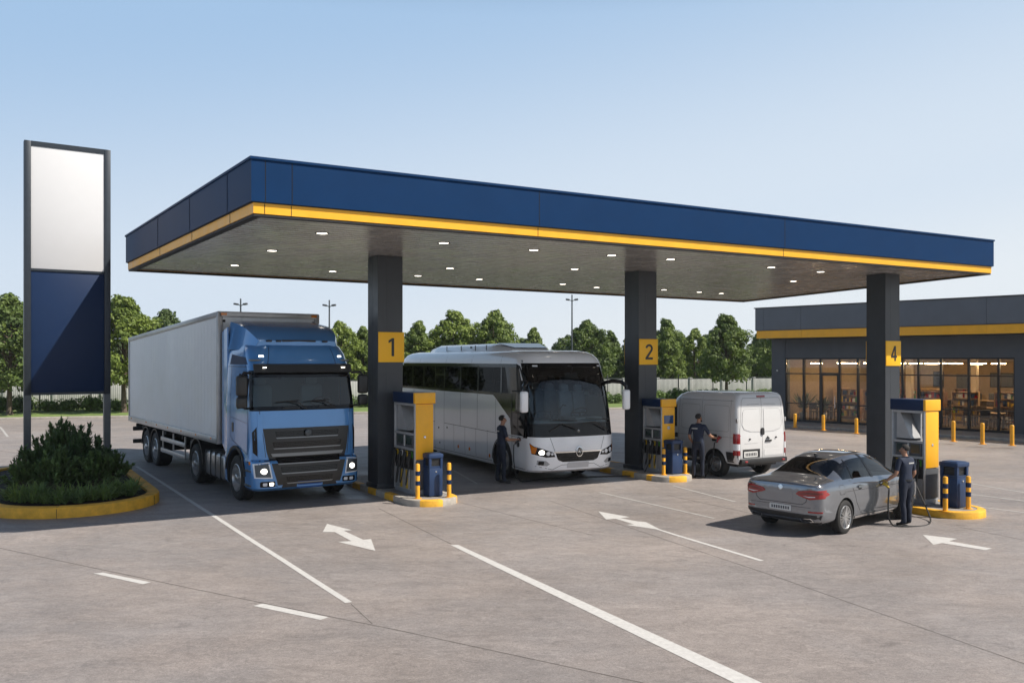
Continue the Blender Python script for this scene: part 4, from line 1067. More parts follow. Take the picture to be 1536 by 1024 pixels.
# ================= white panel van =================
mat('van_white', (0.60, 0.60, 0.60), .25, coat=.6, var=.02, vscale=1.5)
def van():
    fwd = BX.copy(); rgt = AX.copy()
    corner = Vector((6.22, 24.55, 0)); h = .96
    root = tag(empty('panel_van', corner + rgt * h, math.atan2(fwd.y, fwd.x)), 'white high roofed panel van seen from behind with closed rear doors', 'van')
    # local x forward from the tail, +y is the near (left) side.  built as a loft whose nose faces +x
    Lf = 4.3
    rows = [(.42, Lf - .15, .03, .92, .3, .06, .12), (.50, Lf, .0, .955, .34, .08, .14), (.9, Lf, .0, .965, .34, .09, .16), (1.12, Lf - .1, .0, .965, .34, .10, .16), (1.25, Lf - .62, .012, .96, .34, .10, .16),
            (1.32, Lf - .78, .018, .955, .30, .10, .14), (1.7, Lf - 1.08, .03, .945, .28, .10, .12), (2.0, Lf - 1.32, .05, .928, .28, .10, .12), (2.17, Lf - 1.48, .065, .905, .28, .11, .12), (2.29, Lf - 1.64, .085, .87, .28, .12, .12), (2.36, Lf - 1.85, .13, .815, .28, .14, .12), (2.39, Lf - 2.1, .24, .72, .25, .16, .1)]
    ns, na, nf = 12, 6, 12
    def sel(k, i, c): return 2 if 5 <= k <= 7 and ns + 2 <= i < ns + 2 * na + nf - 2 else 0
    bm = body_loft(rows, sel, ns=ns, na=na, nf=nf)
    wl = [well(x, .36, .44, s * .62, s * 1.5) for x in (.88, Lf - .95) for s in (-1, 1)]
    me = carve(bm, wl); tree = bvh_of(me)
    body = split(me, [0, 1]).build('van_body', [MATS['van_white'], MATS['chassis']], root)
    split(me, [2]).build('windscreen', MATS['black_gloss'], root)
    b = MB()
    for s, pl in ((1, 'side+'), (-1, 'side-')):
        seam(b, tree, pl, [(.28, .62), (.28, 2.2)], .01); seam(b, tree, pl, [(1.42, .5), (1.42, 1.15), (1.44, 2.22)], .014); seam(b, tree, pl, [(2.42, .5), (2.40, 2.2)], .014)
        seam(b, tree, pl, [(.1, 1.15), (2.4, 1.12), (3.4, 1.1)], .010); seam(b, tree, pl, [(.1, 2.16), (2.3, 2.16)], .012); seam(b, tree, pl, [(1.5, .72), (2.36, .72)], .008)
        for xa, xb_ in ((.34, 1.34), (1.52, 2.30)):
            P = rrect(xa, xb_, 1.3, 2.02, .07); seam(b, tree, pl, P + [P[0]], .009)
    b.build('panel_gaps', mat('gap_grey', (.24, .24, .24), .6), body)
    for s, pl in ((1, 'side+'), (-1, 'side-')):
        m = MB(); decal(m, tree, pl, [(.02, .46), (.02, .74), (.44, .74), (.40, .46)], .012, .15); decal(m, tree, pl, [(1.35, .5), (1.36, .72), (2.9, .72), (2.9, .5)], .012, .3); m.build('side_moulding', MATS['black_plastic'], root)
        m = MB(); decal(m, tree, pl, [(2.5, 1.32), (2.52, 1.98), (2.86, 1.98), (3.3, 1.4), (3.3, 1.32)], .006, .2); m.build('door_window', MATS['black_gloss'], root)
        m = MB(); decal(m, tree, pl, rrect(2.46, 2.58, 1.0, 1.14, .03), .012, .1); m.build('door_handle', MATS['black_plastic'], root)
        m = MB(); a_ = [(.88 + .47 * math.cos(R(t)), .36 + .47 * math.sin(R(t))) for t in range(5, 176, 10)]; c_ = [(.88 + .447 * math.cos(R(t)), .36 + .447 * math.sin(R(t))) for t in range(5, 176, 10)]
        for q in range(len(a_) - 1): decal(m, tree, pl, [a_[q], a_[q + 1], c_[q + 1], c_[q]], .012, .3, .03)
        m.build('wheel_arch', MATS['van_white'], body)
        m = MB(); m.box((3.2, s * 1.1, 1.42), (.12, .2, .3), bevel=.05); m.bar((3.2, s * .93, 1.3), (3.2, s * 1.05, 1.36), .05, .06); m.build('wing_mirror', MATS['black_plastic'], root)
        for x in (.88, Lf - .95): wheel(root, (x, s * .83, .36), .36, .24, s, style='truck', rim_r=.6)
        # rear lamps wrap the corner
        for z0, z1, mm in ((.98, 1.26, 'red_lens'), (.80, .98, 'clear_lens'), (.66, .80, 'red_lens')):
            m = MB(); decal(m, tree, 'rear', [(s * .865, z0), (s * .865, z1), (s * .945, z1), (s * .945, z0)][::-s], .012, .03, .02); decal(m, tree, pl, [(.0 + .01, z0), (.01, z1), (.16, z1), (.16, z0)], .012, .03, .02)
            m.build('tail_lamp', MATS[mm], root)
        for z in (1.62, ):
            m = MB(); m.box((.05, s * .93, z), (.07, .05, .12), bevel=.012); m.build('door_hinge', MATS['trailer_trim'], root)
    # fuel flap on the near side
    m = MB(); decal(m, tree, 'side+', rrect(.80, 1.0, 1.0, 1.2, .03), .006, .1); m.build('fuel_flap', MATS['black_plastic'], root)
    # tail: two doors with pressed panels
    b = MB(); seam(b, tree, 'rear', [(0, .56), (0, 2.28)], .014); seam(b, tree, 'rear', [(-.84, .56), (-.86, 1.3), (-.76, 2.15), (-.70, 2.24), (.70, 2.24), (.76, 2.15), (.86, 1.3), (.84, .56), (-.84, .56)], .014)
    seam(b, tree, 'rear', [(-.55, 2.06), (-.1, 2.07)], .01); seam(b, tree, 'rear', [(.55, 2.06), (.1, 2.07)], .01); seam(b, tree, 'rear', [(.2, .98), (.7, .98)], .008)
    for s in (-1, 1):
        P = [(s * .06, 1.28), (s * .45, 1.29), (s * .70, 1.36), (s * .78, 1.5), (s * .74, 1.85), (s * .67, 1.93), (s * .06, 1.94)]
        for a_, c_ in zip(P, P[1:] + [P[0]]): seam(b, tree, 'rear', [a_, c_], .006)
    b.build('door_gaps', MATS['gap_grey'], body)
    for s in (-1, 1):
        m = MB(); P = [(s * .075, 1.30), (s * .45, 1.31), (s * .69, 1.38), (s * .765, 1.5), (s * .725, 1.85), (s * .66, 1.915), (s * .075, 1.925)]
        decal(m, tree, 'rear', P[::-s], .007, .12, .012); m.build('rear_door_panel', MATS['van_white'], root)
    m = MB(); decal(m, tree, 'rear', [(.10, .58), (.10, .82), (.76, .82), (.76, .58)], .004, .2); rc = m.build('plate_recess', MATS['seam_dark'], root)
    m = MB(); decal(m, tree, 'rear', rrect(.2, .72, .60, .76, .015), .012, .2, .01); pl_ = m.build('plate', MATS['plate_white'], rc)
    m = MB()
    for k in range(7): decal(m, tree, 'rear', [(.25 + .063 * k, .64), (.25 + .063 * k, .72), (.25 + .063 * k + .035, .72), (.25 + .063 * k + .035, .64)], .017, .1, .002)
    m.build('lettering', MATS['plate_ink'], pl_)
    m = MB(); decal(m, tree, 'rear', [(-.80, .62), (-.80, .80), (-.06, .80), (-.06, .62)], .008, .2); m.build('step_panel', MATS['van_white'], root)
    m = MB(); decal(m, tree, 'rear', rrect(-.055, .055, 1.2, 1.4, .05), .04, .1, .05); m.build('door_handle', MATS['black_plastic'], root)
    m = MB(); decal(m, tree, 'rear', [(-.28, 1.09), (-.2, 1.16), (-.12, 1.09)], .02, .1, .03); m.build('door_badge', MATS['black_plastic'], root)
    m = MB(); decal(m, tree, 'rear', rrect(-.34, -.1, 1.01, 1.06, .02), .03, .1, .03); m.build('latch', MATS['black_plastic'], root)
    for y, z in ((.5, 1.1), (-.52, 1.12)):
        m = MB(); m.lathe((-.02, y, z), (-1, 0, 0), [(.025, -.05), (.025, .01), (.01, .015)], 10); m.build('lock', MATS['black_plastic'], root)
    m = MB(); decal(m, tree, 'rear', rrect(-.16, .16, 2.255, 2.30, .015), .015, .1, .02); m.build('brake_light', MATS['red_lens'], root)
    m = MB(); m.box((-.02, 0, .485), (.16, 1.78, .14), bevel=.03); bp = m.build('rear_bumper', MATS['black_plastic'], root)
    for y in (.72, -.72):
        m = MB(); m.box((-.105, y, .49), (.02, .1, .05), bevel=.01); m.build('reflector', MATS['red_lens'], bp)
    m = MB(); m.box((2.1, 0, .38), (3.8, 1.5, .12)); m.cyl((.0, .3, .34), (.6, .3, .34), .03); m.build('underbody', MATS['chassis'], root)
    return root
van()
# ================= grey sedan =================
mat('sedan_grey', (0.21, 0.225, 0.25), .1, .75, coat=.9)
def sedan():
    fwd = Vector((math.cos(R(40.5)), math.sin(R(40.5)), 0)); lft = Vector((-fwd.y, fwd.x, 0))
    Ls, Ws, Hs = .915, .96, 1.0       # fitted to the photo
    rear_right_wheel = Vector((6.28, 16.98, 0))
    root = tag(empty('sedan', rear_right_wheel + lft * .80 * Ws - fwd * .92 * Ls, math.atan2(fwd.y, fwd.x), (Ls, Ws, Hs)), 'dark grey four door sedan seen from behind, filling up at the pump', 'car')
    # stations along x (tail to nose): z of the under-edge, then the half section
    # (x, widest y, bottom z, mid z, shoulder z, belt y, belt z, rail y, rail z, crown z)
    S = [(-.02, .60, .40, .62, .86, .56, .90, .42, .91, .92), (.02, .80, .30, .62, .88, .74, .955, .52, .975, .985), (.14, .875, .24, .63, .90, .80, .985, .58, 1.01, 1.02), (.42, .90, .22, .64, .90, .80, 1.005, .60, 1.035, 1.045), (.72, .905, .22, .65, .90, .79, 1.01, .625, 1.06, 1.075),
         (1.0, .905, .21, .65, .905, .785, 1.01, .60, 1.20, 1.225), (1.30, .905, .20, .65, .905, .785, 1.005, .565, 1.345, 1.375), (1.65, .905, .20, .65, .905, .79, 1.0, .555, 1.41, 1.445), (2.05, .905, .20, .65, .90, .795, .99, .56, 1.425, 1.465), (2.45, .905, .20, .65, .895, .80, .98, .57, 1.415, 1.455),
         (2.80, .905, .20, .65, .89, .80, .965, .59, 1.34, 1.385), (3.10, .905, .20, .65, .885, .80, .955, .63, 1.175, 1.215), (3.38, .905, .20, .65, .875, .79, .94, .66, 1.0, 1.03), (3.75, .90, .21, .64, .84, .76, .90, .60, .94, .96), (4.15, .87, .22, .62, .78, .70, .83, .5, .87, .885), (4.40, .78, .25, .58, .68, .60, .74, .42, .77, .78), (4.48, .60, .32, .52, .6, .46, .64, .35, .66, .66)]
    bm = bmesh.new(); rings = []
    for (x, wy, zb, zm, zs, by, bz, ry, rz, zc) in S:
        half = [(0, zb - .02), (wy * .6, zb - .02), (wy * .93, zb), (wy * .985, zb + .14), (wy, zm), (wy * .985, zs), (by, bz), (ry, rz), (ry * .55, zc - (zc - rz) * .2), (0, zc)]
        ring = [(y, z) for y, z in half] + [(-y, z) for y, z in reversed(half[1:-1])]
        rings.append([bm.verts.new((x, y, z)) for y, z in ring])
    n = len(rings[0]); crease = []
    for k, (a, b) in enumerate(zip(rings, rings[1:])):
        for i in range(n):
            j = (i + 1) % n; f = bm.faces.new([a[i], a[j], b[j], b[i]])
            m = i if i < 9 else n - 1 - i      # panel number counted from the floor to the crown
            if m == 6 and 5 <= k <= 11: f.material_index = 2           # side glass
            if m in (7, 8) and 4 <= k <= 5: f.material_index = 2       # rear window
            if m in (7, 8) and 10 <= k <= 11: f.material_index = 2     # windscreen
    bm.faces.new(list(reversed(rings[0]))); bm.faces.new(rings[-1])
    cl = bm.edges.layers.float.new('crease_edge')
    for e in bm.edges:
        idx = {v.index for v in e.verts}
    bm.verts.index_update()
    for e in bm.edges:
        a, b = sorted(v.index for v in e.verts)
        ra, rb_ = a % n, b % n
        if ra == rb_ and ra in (6, n - 6): e[cl] = .55      # belt line
        if ra == rb_ and ra in (5, n - 5): e[cl] = .35
        if a // n == b // n and a // n in (1, 2) and 6 <= ra <= n - 6 and a // n == 1: e[cl] = .5
    wl = [well(x, .32, .375, s * .60, s * 1.5, 1, 36) for x in (.92, 3.60) for s in (-1, 1)]
    me = carve(bm, wl, 3); tree = bvh_of(me)
    body = split(me, [0, 1]).build('car_body', [MATS['sedan_grey'], MATS['chassis']], root, sharp=40)
    # divide the glass into rear window, windscreen and the two sides
    g = bmesh.new(); g.from_mesh(me)
    bmesh.ops.delete(g, geom=[f for f in g.faces if f.material_index != 2], context='FACES')
    isl_ = []; seen = set()
    for f in g.faces:
        if f in seen: continue
        st = [f]; seen.add(f); grp = []
        while st:
            q = st.pop(); grp.append(q.index)
            for e in q.edges:
                for l in e.link_faces:
                    if l not in seen: seen.add(l); st.append(l)
        isl_.append(set(grp))
    gm = bpy.data.meshes.new('g'); g.to_mesh(gm); g.free()
    for grp in isl_:
        b2 = bmesh.new(); b2.from_mesh(gm); b2.faces.ensure_lookup_table()
        bmesh.ops.delete(b2, geom=[f for f in b2.faces if f.index not in grp], context='FACES')
        c = sum((v.co for v in b2.verts), Vector()) / len(b2.verts)
        for f in b2.faces: f.material_index = 0
        m = MB(); m.bm.free(); m.bm = b2
        nm = 'side_glass' if abs(c.y) > .3 else ('rear_window' if c.x < 2 else 'windscreen')
        m.build(nm, MATS['glass_mid'], root)
    # lining inside, seats
    lin = bmesh.new(); lin.from_mesh(me)
    bmesh.ops.delete(lin, geom=[f for f in lin.faces if f.material_index == 2 or f.calc_center_median().z < .88 or not (.55 < f.calc_center_median().x < 3.6)], context='FACES')
    nv = {v: v.normal.copy() for v in lin.verts}
    for v, n_ in nv.items(): v.co -= n_ * .03
    for f in lin.faces: f.material_index = 0
    m = MB(); m.bm.free(); m.bm = lin; m.build('cabin_lining', MATS['interior'], root)
    b = MB(); b.box((1.0, 0, .92), (.7, 1.3, .04)); b.box((2.1, 0, .5), (2.4, 1.5, .05)); b.box((3.2, 0, .86), (.5, 1.4, .18), bevel=.05); b.build('parcel_shelf', MATS['interior'], root)
    for x, ys in ((1.45, (-.38, .38)), (2.35, (-.38, .38))):
        for y in ys:
            b = MB(); b.box((x, y, .82), (.16, .48, .62), Matrix.Rotation(R(-14), 4, 'Y'), bevel=.06); b.box((x - .09, y, 1.18), (.1, .26, .16), bevel=.05); b.box((x + .3, y, .56), (.5, .48, .16), bevel=.05); b.build('seat', MATS['interior'], root)
    b = MB(); b.tube([Vector((2.85, .38, .98)) + Vector((math.cos(2 * PI * k / 20) * .08, math.sin(2 * PI * k / 20) * .18, math.cos(2 * PI * k / 20) * .16)) for k in range(21)], .015, 6, False); b.build('steering_wheel', MATS['interior'], root)
    # pillars and window trim, shut lines
    sm = MB()
    for s, pl in ((-1, 'side-'), (1, 'side+')):
        t = MB(); decal(t, tree, pl, [(2.16, .985), (2.08, 1.405), (2.17, 1.405), (2.25, .985)], .006, .1, .005); t.build('door_pillar', MATS['black_gloss'], root)
        t = MB(); decal(t, tree, pl, [(1.38, 1.0), (1.44, 1.33), (1.475, 1.345), (1.43, 1.0)], .006, .1, .005); t.build('quarter_pillar', MATS['black_gloss'], root)
        seam(sm, tree, pl, [(2.20, .30), (2.20, .98)], .009); seam(sm, tree, pl, [(1.30, .72), (1.22, .85), (1.24, .99)], .009); seam(sm, tree, pl, [(2.2, .30), (1.6, .30), (1.38, .55), (1.30, .72)], .009)
        seam(sm, tree, pl, [(2.2, .30), (3.05, .30), (3.14, .5), (3.14, .93)], .009); seam(sm, tree, pl, [(.95, .80), (3.4, .775)], .006)
        P = rrect(.70, .90, .76, .93, .04); seam(sm, tree, pl, P + [P[0]], .006)
        for x in (1.42, 2.34):
            hb = MB(); decal(hb, tree, pl, rrect(x, x + .2, .835, .875, .018), .028, .06, .01); hb.build('door_handle', MATS['sedan_grey'], root)
            hb = MB(); decal(hb, tree, pl, rrect(x + .03, x + .15, .80, .89, .03), .004, .06, .01); hb.build('handle_cup', MATS['black_plastic'], root)
        t = MB(); decal(t, tree, pl, [(1.34, .265), (1.34, .30), (3.18, .29), (3.18, .255)], .01, .2, .02); t.build('sill_trim', MATS['chrome'], root)
        t = MB(); t.box((3.02, s * 1.0, 1.0), (.13, .2, .13), Matrix.Rotation(R(s * 12), 4, 'Z'), bevel=.045, seg=3); t.bar((3.05, s * .84, .95), (3.03, s * .95, .98), .05, .04); t.build('wing_mirror', MATS['sedan_grey'], root)
        for x in (.92, 3.60): wheel(root, (x, s * .80, .32), .32, .21, s, .70, 10, style='car')
        # tail lamps: wrap from the boot lid round the corner
        t = MB(); decal(t, tree, 'rear', [(s * .34, .79), (s * .40, .845), (s * .62, .875), (s * .90, .885), (s * .90, .74), (s * .64, .70), (s * .42, .755)][::-s], .010, .04, .02); decal(t, tree, pl, [(.0, .74), (.0, .885), (.24, .85), (.32, .80), (.12, .74)], .010, .04, .02)
        tl = t.build('tail_lamp', MATS['red_lens'], root)
        t = MB(); decal(t, tree, 'rear', [(s * .40, .795), (s * .60, .835), (s * .84, .845), (s * .84, .81), (s * .62, .80)][::-s], .016, .04, .008); t.build('lamp_bar', MATS['dark_red_lens'], tl)
        t = MB(); decal(t, tree, 'rear', [(s * .50, .765), (s * .62, .76), (s * .74, .77), (s * .74, .757), (s * .62, .745)][::-s], .016, .04, .008); t.build('reversing_lamp', MATS['clear_lens'], tl)
        t = MB(); decal(t, tree, 'rear', rrect(min(s * .60, s * .84), max(s * .60, s * .84), .46, .49, .01), .008, .06, .01); t.build('reflector', MATS['red_lens'], root)
        t = MB(); decal(t, tree, 'rear', [(s * .42, .34), (s * .66, .36), (s * .70, .30), (s * .45, .285)][::-s], .02, .06, .02); ex = t.build('exhaust_trim', MATS['chrome'], root)
        t = MB(); decal(t, tree, 'rear', [(s * .45, .33), (s * .64, .345), (s * .67, .31), (s * .47, .298)][::-s], .025, .06, .005); t.build('exhaust_mouth', MATS['seam_dark'], ex)
    seam(sm, tree, 'rear', [(-.60, .90), (-.56, .66), (-.48, .60), (.48, .60), (.56, .66), (.60, .90)], .009); seam(sm, tree, 'rear', [(-.85, .55), (.85, .55)], .007)
    seam(sm, tree, 'top', [(.06, -.70), (.66, -.66)], .009); seam(sm, tree, 'top', [(.06, .70), (.66, .66)], .009)
    sm.build('shut_lines', MATS['seam_dark'], body)
    t = MB(); decal(t, tree, 'rear', [(-.83, .42), (.83, .42), (.78, .27), (-.78, .27)], .012, .1, .03); t.build('rear_diffuser', MATS['black_plastic'], root)
    t = MB(); decal(t, tree, 'rear', rrect(-.27, .27, .66, .82, .02), .004, .1, .01); t.build('boot_recess', MATS['sedan_grey'], root)
    t = MB(); decal(t, tree, 'rear', rrect(-.24, .24, .455, .56, .012), .016, .1, .02); p = t.build('plate', MATS['plate_white'], root)
    t = MB()
    for k in range(8): decal(t, tree, 'rear', [(-.2 + .052 * k, .48), (-.2 + .052 * k, .535), (-.2 + .052 * k + .03, .535), (-.2 + .052 * k + .03, .48)], .021, .1, .003)
    t.build('lettering', MATS['plate_ink'], p)
    hit = tree.ray_cast(Vector((-5, 0, .885)), Vector((1, 0, 0)))[0]
    t = MB(); t.lathe(hit + Vector((.01, 0, 0)), (-1, 0, .15), [(.05, 0), (.05, .018), (.04, .02), (.04, .012), (.022, .012), (.018, .018), (.001, .018)], 20); t.build('badge', MATS['chrome'], root)
    hit = tree.ray_cast(Vector((1.38, 0, 5)), Vector((0, 0, -1)))[0]
    t = MB(); t.prism([hit + Vector((.08, -.022, -.01)), hit + Vector((-.05, -.018, -.01)), hit + Vector((-.07, -.004, .055)), hit + Vector((-.04, -.004, .06))], (0, .03, 0)); t.build('roof_antenna', MATS['black_gloss'], root)
    for s in (-1, 1):
        hl = MB(); decal(hl, tree, 'front', [(s * .45, .66), (s * .76, .68), (s * .74, .58), (s * .5, .58)][::s], .008, .06); hl.build('headlamp', MATS['clear_lens'], root)
    t = MB(); decal(t, tree, 'front', [(-.42, .62), (.42, .62), (.36, .40), (-.36, .40)], .008, .1); t.build('grille', MATS['black_plastic'], root)
    t = MB(); t.box((2.2, 0, .24), (3.6, 1.3, .1)); t.build('underbody', MATS['chassis'], root)
    return root
sedan()
# ================= people =================
mat('uniform_navy', (0.010, 0.018, 0.042), .8, var=.15, vscale=12, bump=.25, bscale=30)
mat('uniform_trousers', (0.008, 0.013, 0.028), .85, var=.15, vscale=12, bump=.25, bscale=30)
mat('skin', (0.36, 0.19, 0.12), .55, var=.06, vscale=20)
mat('hair_dark', (0.012, 0.010, 0.009), .7, bump=.4, bscale=120)
mat('shoe', (0.010, 0.010, 0.011), .5)
def bez(p0, p1, p2, p3, n=24):
    p0, p1, p2, p3 = map(Vector, (p0, p1, p2, p3))
    return [p0 * (1 - t) ** 3 + p1 * 3 * t * (1 - t) ** 2 + p2 * 3 * t * t * (1 - t) + p3 * t ** 3 for t in [i / (n - 1) for i in range(n)]]
def person(loc, face, s, label, armR, armL, head_turn=0.0, lean=0.0, stance=.1, letter=None, beard=False):
    """armR / armL: (elbow, wrist, fingertip direction) in the body frame: x to the right, y ahead, z up (1.75 m figure)"""
    rz = math.atan2(face.y, face.x) - PI / 2
    root = tag(empty('person', loc, rz, (s, s, s)), label, 'person')
    V = []; E = []; RAD = []
    def v(p, r, parent=None):
        V.append(Vector(p)); RAD.append(r if isinstance(r, tuple) else (r, r)); i = len(V) - 1
        if parent is not None: E.append((parent, i))
        return i
    L_ = lean
    pel = v((0, 0, .96), (.150, .115))
    wa = v((0, L_ * .2, 1.10), (.142, .105), pel); ch = v((0, L_ * .6, 1.29), (.168, .120), wa); ub = v((0, L_ * .8, 1.41), (.145, .10), ch)
    nb = v((0, L_ * .95, 1.485), (.068, .066), ub); nk = v((0, L_ + .012, 1.535), .055, nb)
    ct, st_ = math.cos(head_turn), math.sin(head_turn)
    def hd(x, y, z): return (x * ct - y * st_, L_ + .012 + x * st_ + y * ct, z)
    j = v(hd(0, .025, 1.585), (.058, .066), nk); f_ = v(hd(0, .024, 1.645), (.072, .088), j); t_ = v(hd(0, .006, 1.705), (.066, .080), f_)
    for sx, arm in ((1, armR), (-1, armL)):
        sh = v((sx * .165, L_ * .8, 1.425), .072, ub); dl = v((sx * .205, L_ * .8, 1.37), .062, sh)
        el = v(arm[0], .044, dl); mid = v(Vector(arm[0]).lerp(Vector(arm[1]), .35), .043, el); wr = v(arm[1], (.029, .027), mid)
        d = Vector(arm[2]).normalized(); up = Vector((0, 0, 1)); side = d.cross(up).normalized(); nrm = side.cross(d).normalized()
        pm = v(Vector(arm[1]) + d * .055, (.036, .022), wr); kn = Vector(arm[1]) + d * .095
        for k, (o_, ln) in enumerate(((-.030, .062), (-.010, .072), (.010, .066), (.030, .052))):
            a_ = v(kn + side * o_, .0105, pm); b_ = v(kn + side * o_ * 1.05 + d * ln * .45 - nrm * ln * .3, .0095, a_); v(kn + side * o_ + d * ln * .35 - nrm * ln * .85, .0082, b_)
        a_ = v(Vector(arm[1]) + d * .045 - side * sx * .040 - nrm * .01, .012, pm); v(Vector(arm[1]) + d * .085 - side * sx * .052 - nrm * .035, .0095, a_)
    for sx in (-1, 1):
        yo = stance * sx
        hp = v((sx * .088, 0, .87), (.100, .108), pel); th_ = v((sx * .096, yo * .3, .70), (.084, .09), hp); kn = v((sx * .105, yo * .6 + .015, .49), .062, th_)
        cf = v((sx * .108, yo * .85 - .012, .34), .062, kn); an = v((sx * .11, yo - .02, .11), .050, cf); hl = v((sx * .112, yo - .045, .045), (.042, .042), an)
        ft = v((sx * .118, yo + .07, .042), (.044, .038), an); v((sx * .125, yo + .175, .034), (.042, .030), ft)
    me = bpy.data.meshes.new('p'); me.from_pydata([tuple(p) for p in V], E, []); o = bpy.data.objects.new('p', me); COL.objects.link(o)
    md = o.modifiers.new('s', 'SKIN'); md.use_smooth_shade = True
    sk = me.skin_vertices[0].data
    for i, r in enumerate(RAD): sk[i].radius = r; sk[i].use_root = (i == pel)
    md = o.modifiers.new('u', 'SUBSURF'); md.levels = 2; md.render_levels = 2
    bm_ = evaluated(o); bpy.data.objects.remove(o)
    m = MB(); m.bm.from_mesh(bm_)
    elR, elL = Vector(armR[0]), Vector(armL[0])
    for f in m.bm.faces:
        c = f.calc_center_median(); mi = 1
        wr_d = min((c - Vector(a[1])).length for a in (armR, armL)); forearm = False
        for a, sx in ((armR, 1), (armL, -1)):
            e0, e1 = Vector((sx * .205, L_ * .8, 1.37)), Vector(a[0])
            d1 = (c - Vector(a[0])).length; ax = (Vector(a[1]) - e1); t = (c - e1).dot(ax) / ax.length_squared
            if t > -.10 and ((c - e1) - ax * max(0, min(1.6, t))).length < .085 and c.z > .5 and abs(c.x) > .0 and (c - Vector((0, L_ * .5, c.z))).length > .13: forearm = True
            tt = (c - e0).dot(e1 - e0) / (e1 - e0).length_squared
            if .72 < tt < 1.3 and ((c - e0) - (e1 - e0) * min(1, tt)).length < .075: forearm = True
        if forearm: mi = 0
        elif c.z > 1.50 and abs(c.x) < .11: mi = 0
        elif c.z < .075: mi = 3
        elif c.z < .985: mi = 2
        f.material_index = mi
    # nose and ears belong to the head's surface
    for p, r in ((hd(0, .104, 1.632), (.011, .017, .024)), (hd(.074, .02, 1.64), (.012, .024, .032)), (hd(-.074, .02, 1.64), (.012, .024, .032))):
        m.mi = 0; m.ball(p, r, 8, 6)
    body = m.build('body', [MATS['skin'], MATS['uniform_navy'], MATS['uniform_trousers'], MATS['shoe']], root, sharp=80)
    # hair: cap over the skull
    h = MB(); bb = bmesh.new(); bmesh.ops.create_uvsphere(bb, u_segments=20, v_segments=14, radius=1)
    for q in bb.verts:
        k = 1 + .04 * math.sin(q.co.x * 17 + q.co.z * 13); q.co = Vector((q.co.x * .080 * k, q.co.y * .098 * k, q.co.z * .088 * k))
    bmesh.ops.delete(bb, geom=[q for q in bb.verts if (q.co.y > .05 and q.co.z < .052) or (q.co.y > .075) or q.co.z < -.058 or (q.co.y > .012 and q.co.z < .0)], context='VERTS')
    h.merge(bb, Matrix.Translation((0, L_ + .012, 0)) @ Matrix.Rotation(head_turn, 4, 'Z') @ Matrix.Translation((0, -.004, 1.688)))
    h.build('hair', MATS['hair_dark'], root, sharp=80, normals=False)
    for sx in (-1, 1):
        b = MB(); b.ball(hd(sx * .03, .094, 1.658), (.009, .004, .005), 8, 6); b.build('eye', MATS['hair_dark'], root)
    b = MB(); b.ball(hd(0, .098, 1.592), (.024, .008, .005), 8, 6); b.build('mouth', mat('lips', (.3, .1, .08), .5) if 'lips' not in MATS else MATS['lips'], root)
    if beard:
        b = MB(); b.ball(hd(0, .055, 1.575), (.060, .052, .038), 12, 8); b.build('beard', MATS['hair_dark'], root)
    b = MB()
    r0 = [(.156 * math.cos(2 * PI * k / 24), .122 * math.sin(2 * PI * k / 24) + L_ * .03) for k in range(24)]
    ra = [b.bm.verts.new((x, y, .985)) for x, y in r0]; rb = [b.bm.verts.new((x, y, 1.02)) for x, y in r0]
    b.skin([ra, rb], False, False); b.build('belt', MATS['shoe'], root)
    if letter:   # small pale lettering, unreadable at this size, on the back of the shirt
        x0, z0 = letter; tr = bvh_of(body.data); b = MB()
        for k in range(8):
            x = x0 + k * .021
            q = tr.ray_cast(Vector((x, -2, z0)), Vector((0, 1, 0)))[0]
            if q: b.box(q + Vector((0, -.003, 0)), (.014, .006, (.032, .024)[k % 2]))
        b.build('shirt_lettering', MATS['plate_white'], root)
    # collar
    b = MB(); b.tube([Vector((.072 * math.cos(2 * PI * k / 20), L_ * .95 + .07 * math.sin(2 * PI * k / 20), 1.495 - .012 * math.sin(2 * PI * k / 20))) for k in range(21)], .013, 6, False); b.build('collar', MATS['uniform_navy'], root)
    return root, rz
def held(p, aim, body_mat, label, hose, spout=.2):
    """nozzle gripped in a hand, with its hose"""
    root = tag(empty('fuel_nozzle', p), label, 'fuel nozzle', 'nozzles in use')
    d = Vector(aim).normalized(); u = Vector((0, 0, 1))
    b = MB(); b.tube([Vector((0, 0, 0)) - d * .16 - u * .11, -d * .10 - u * .05, -d * .02, d * .07 + u * .0], [.022, .030, .036, .026], 10)
    b.tube([-d * .14 - u * .02, -d * .07 + u * .055, d * .02 + u * .03], .012, 6); b.build('grip', MATS[body_mat], root)
    b = MB(); b.tube([d * .06, d * (.06 + spout * .6), d * (.06 + spout) - u * .03], .012, 8); b.build('spout', MATS['steel_grey'], root)
    b = MB(); b.tube([-d * .16 - u * .11] + [q - Vector(p) for q in hose], .016, 8); b.build('hose', MATS['rubber'], root)
def world_of(loc, rz, s, q): return Vector(loc) + Matrix.Rotation(rz, 3, 'Z') @ (Vector(q) * s)
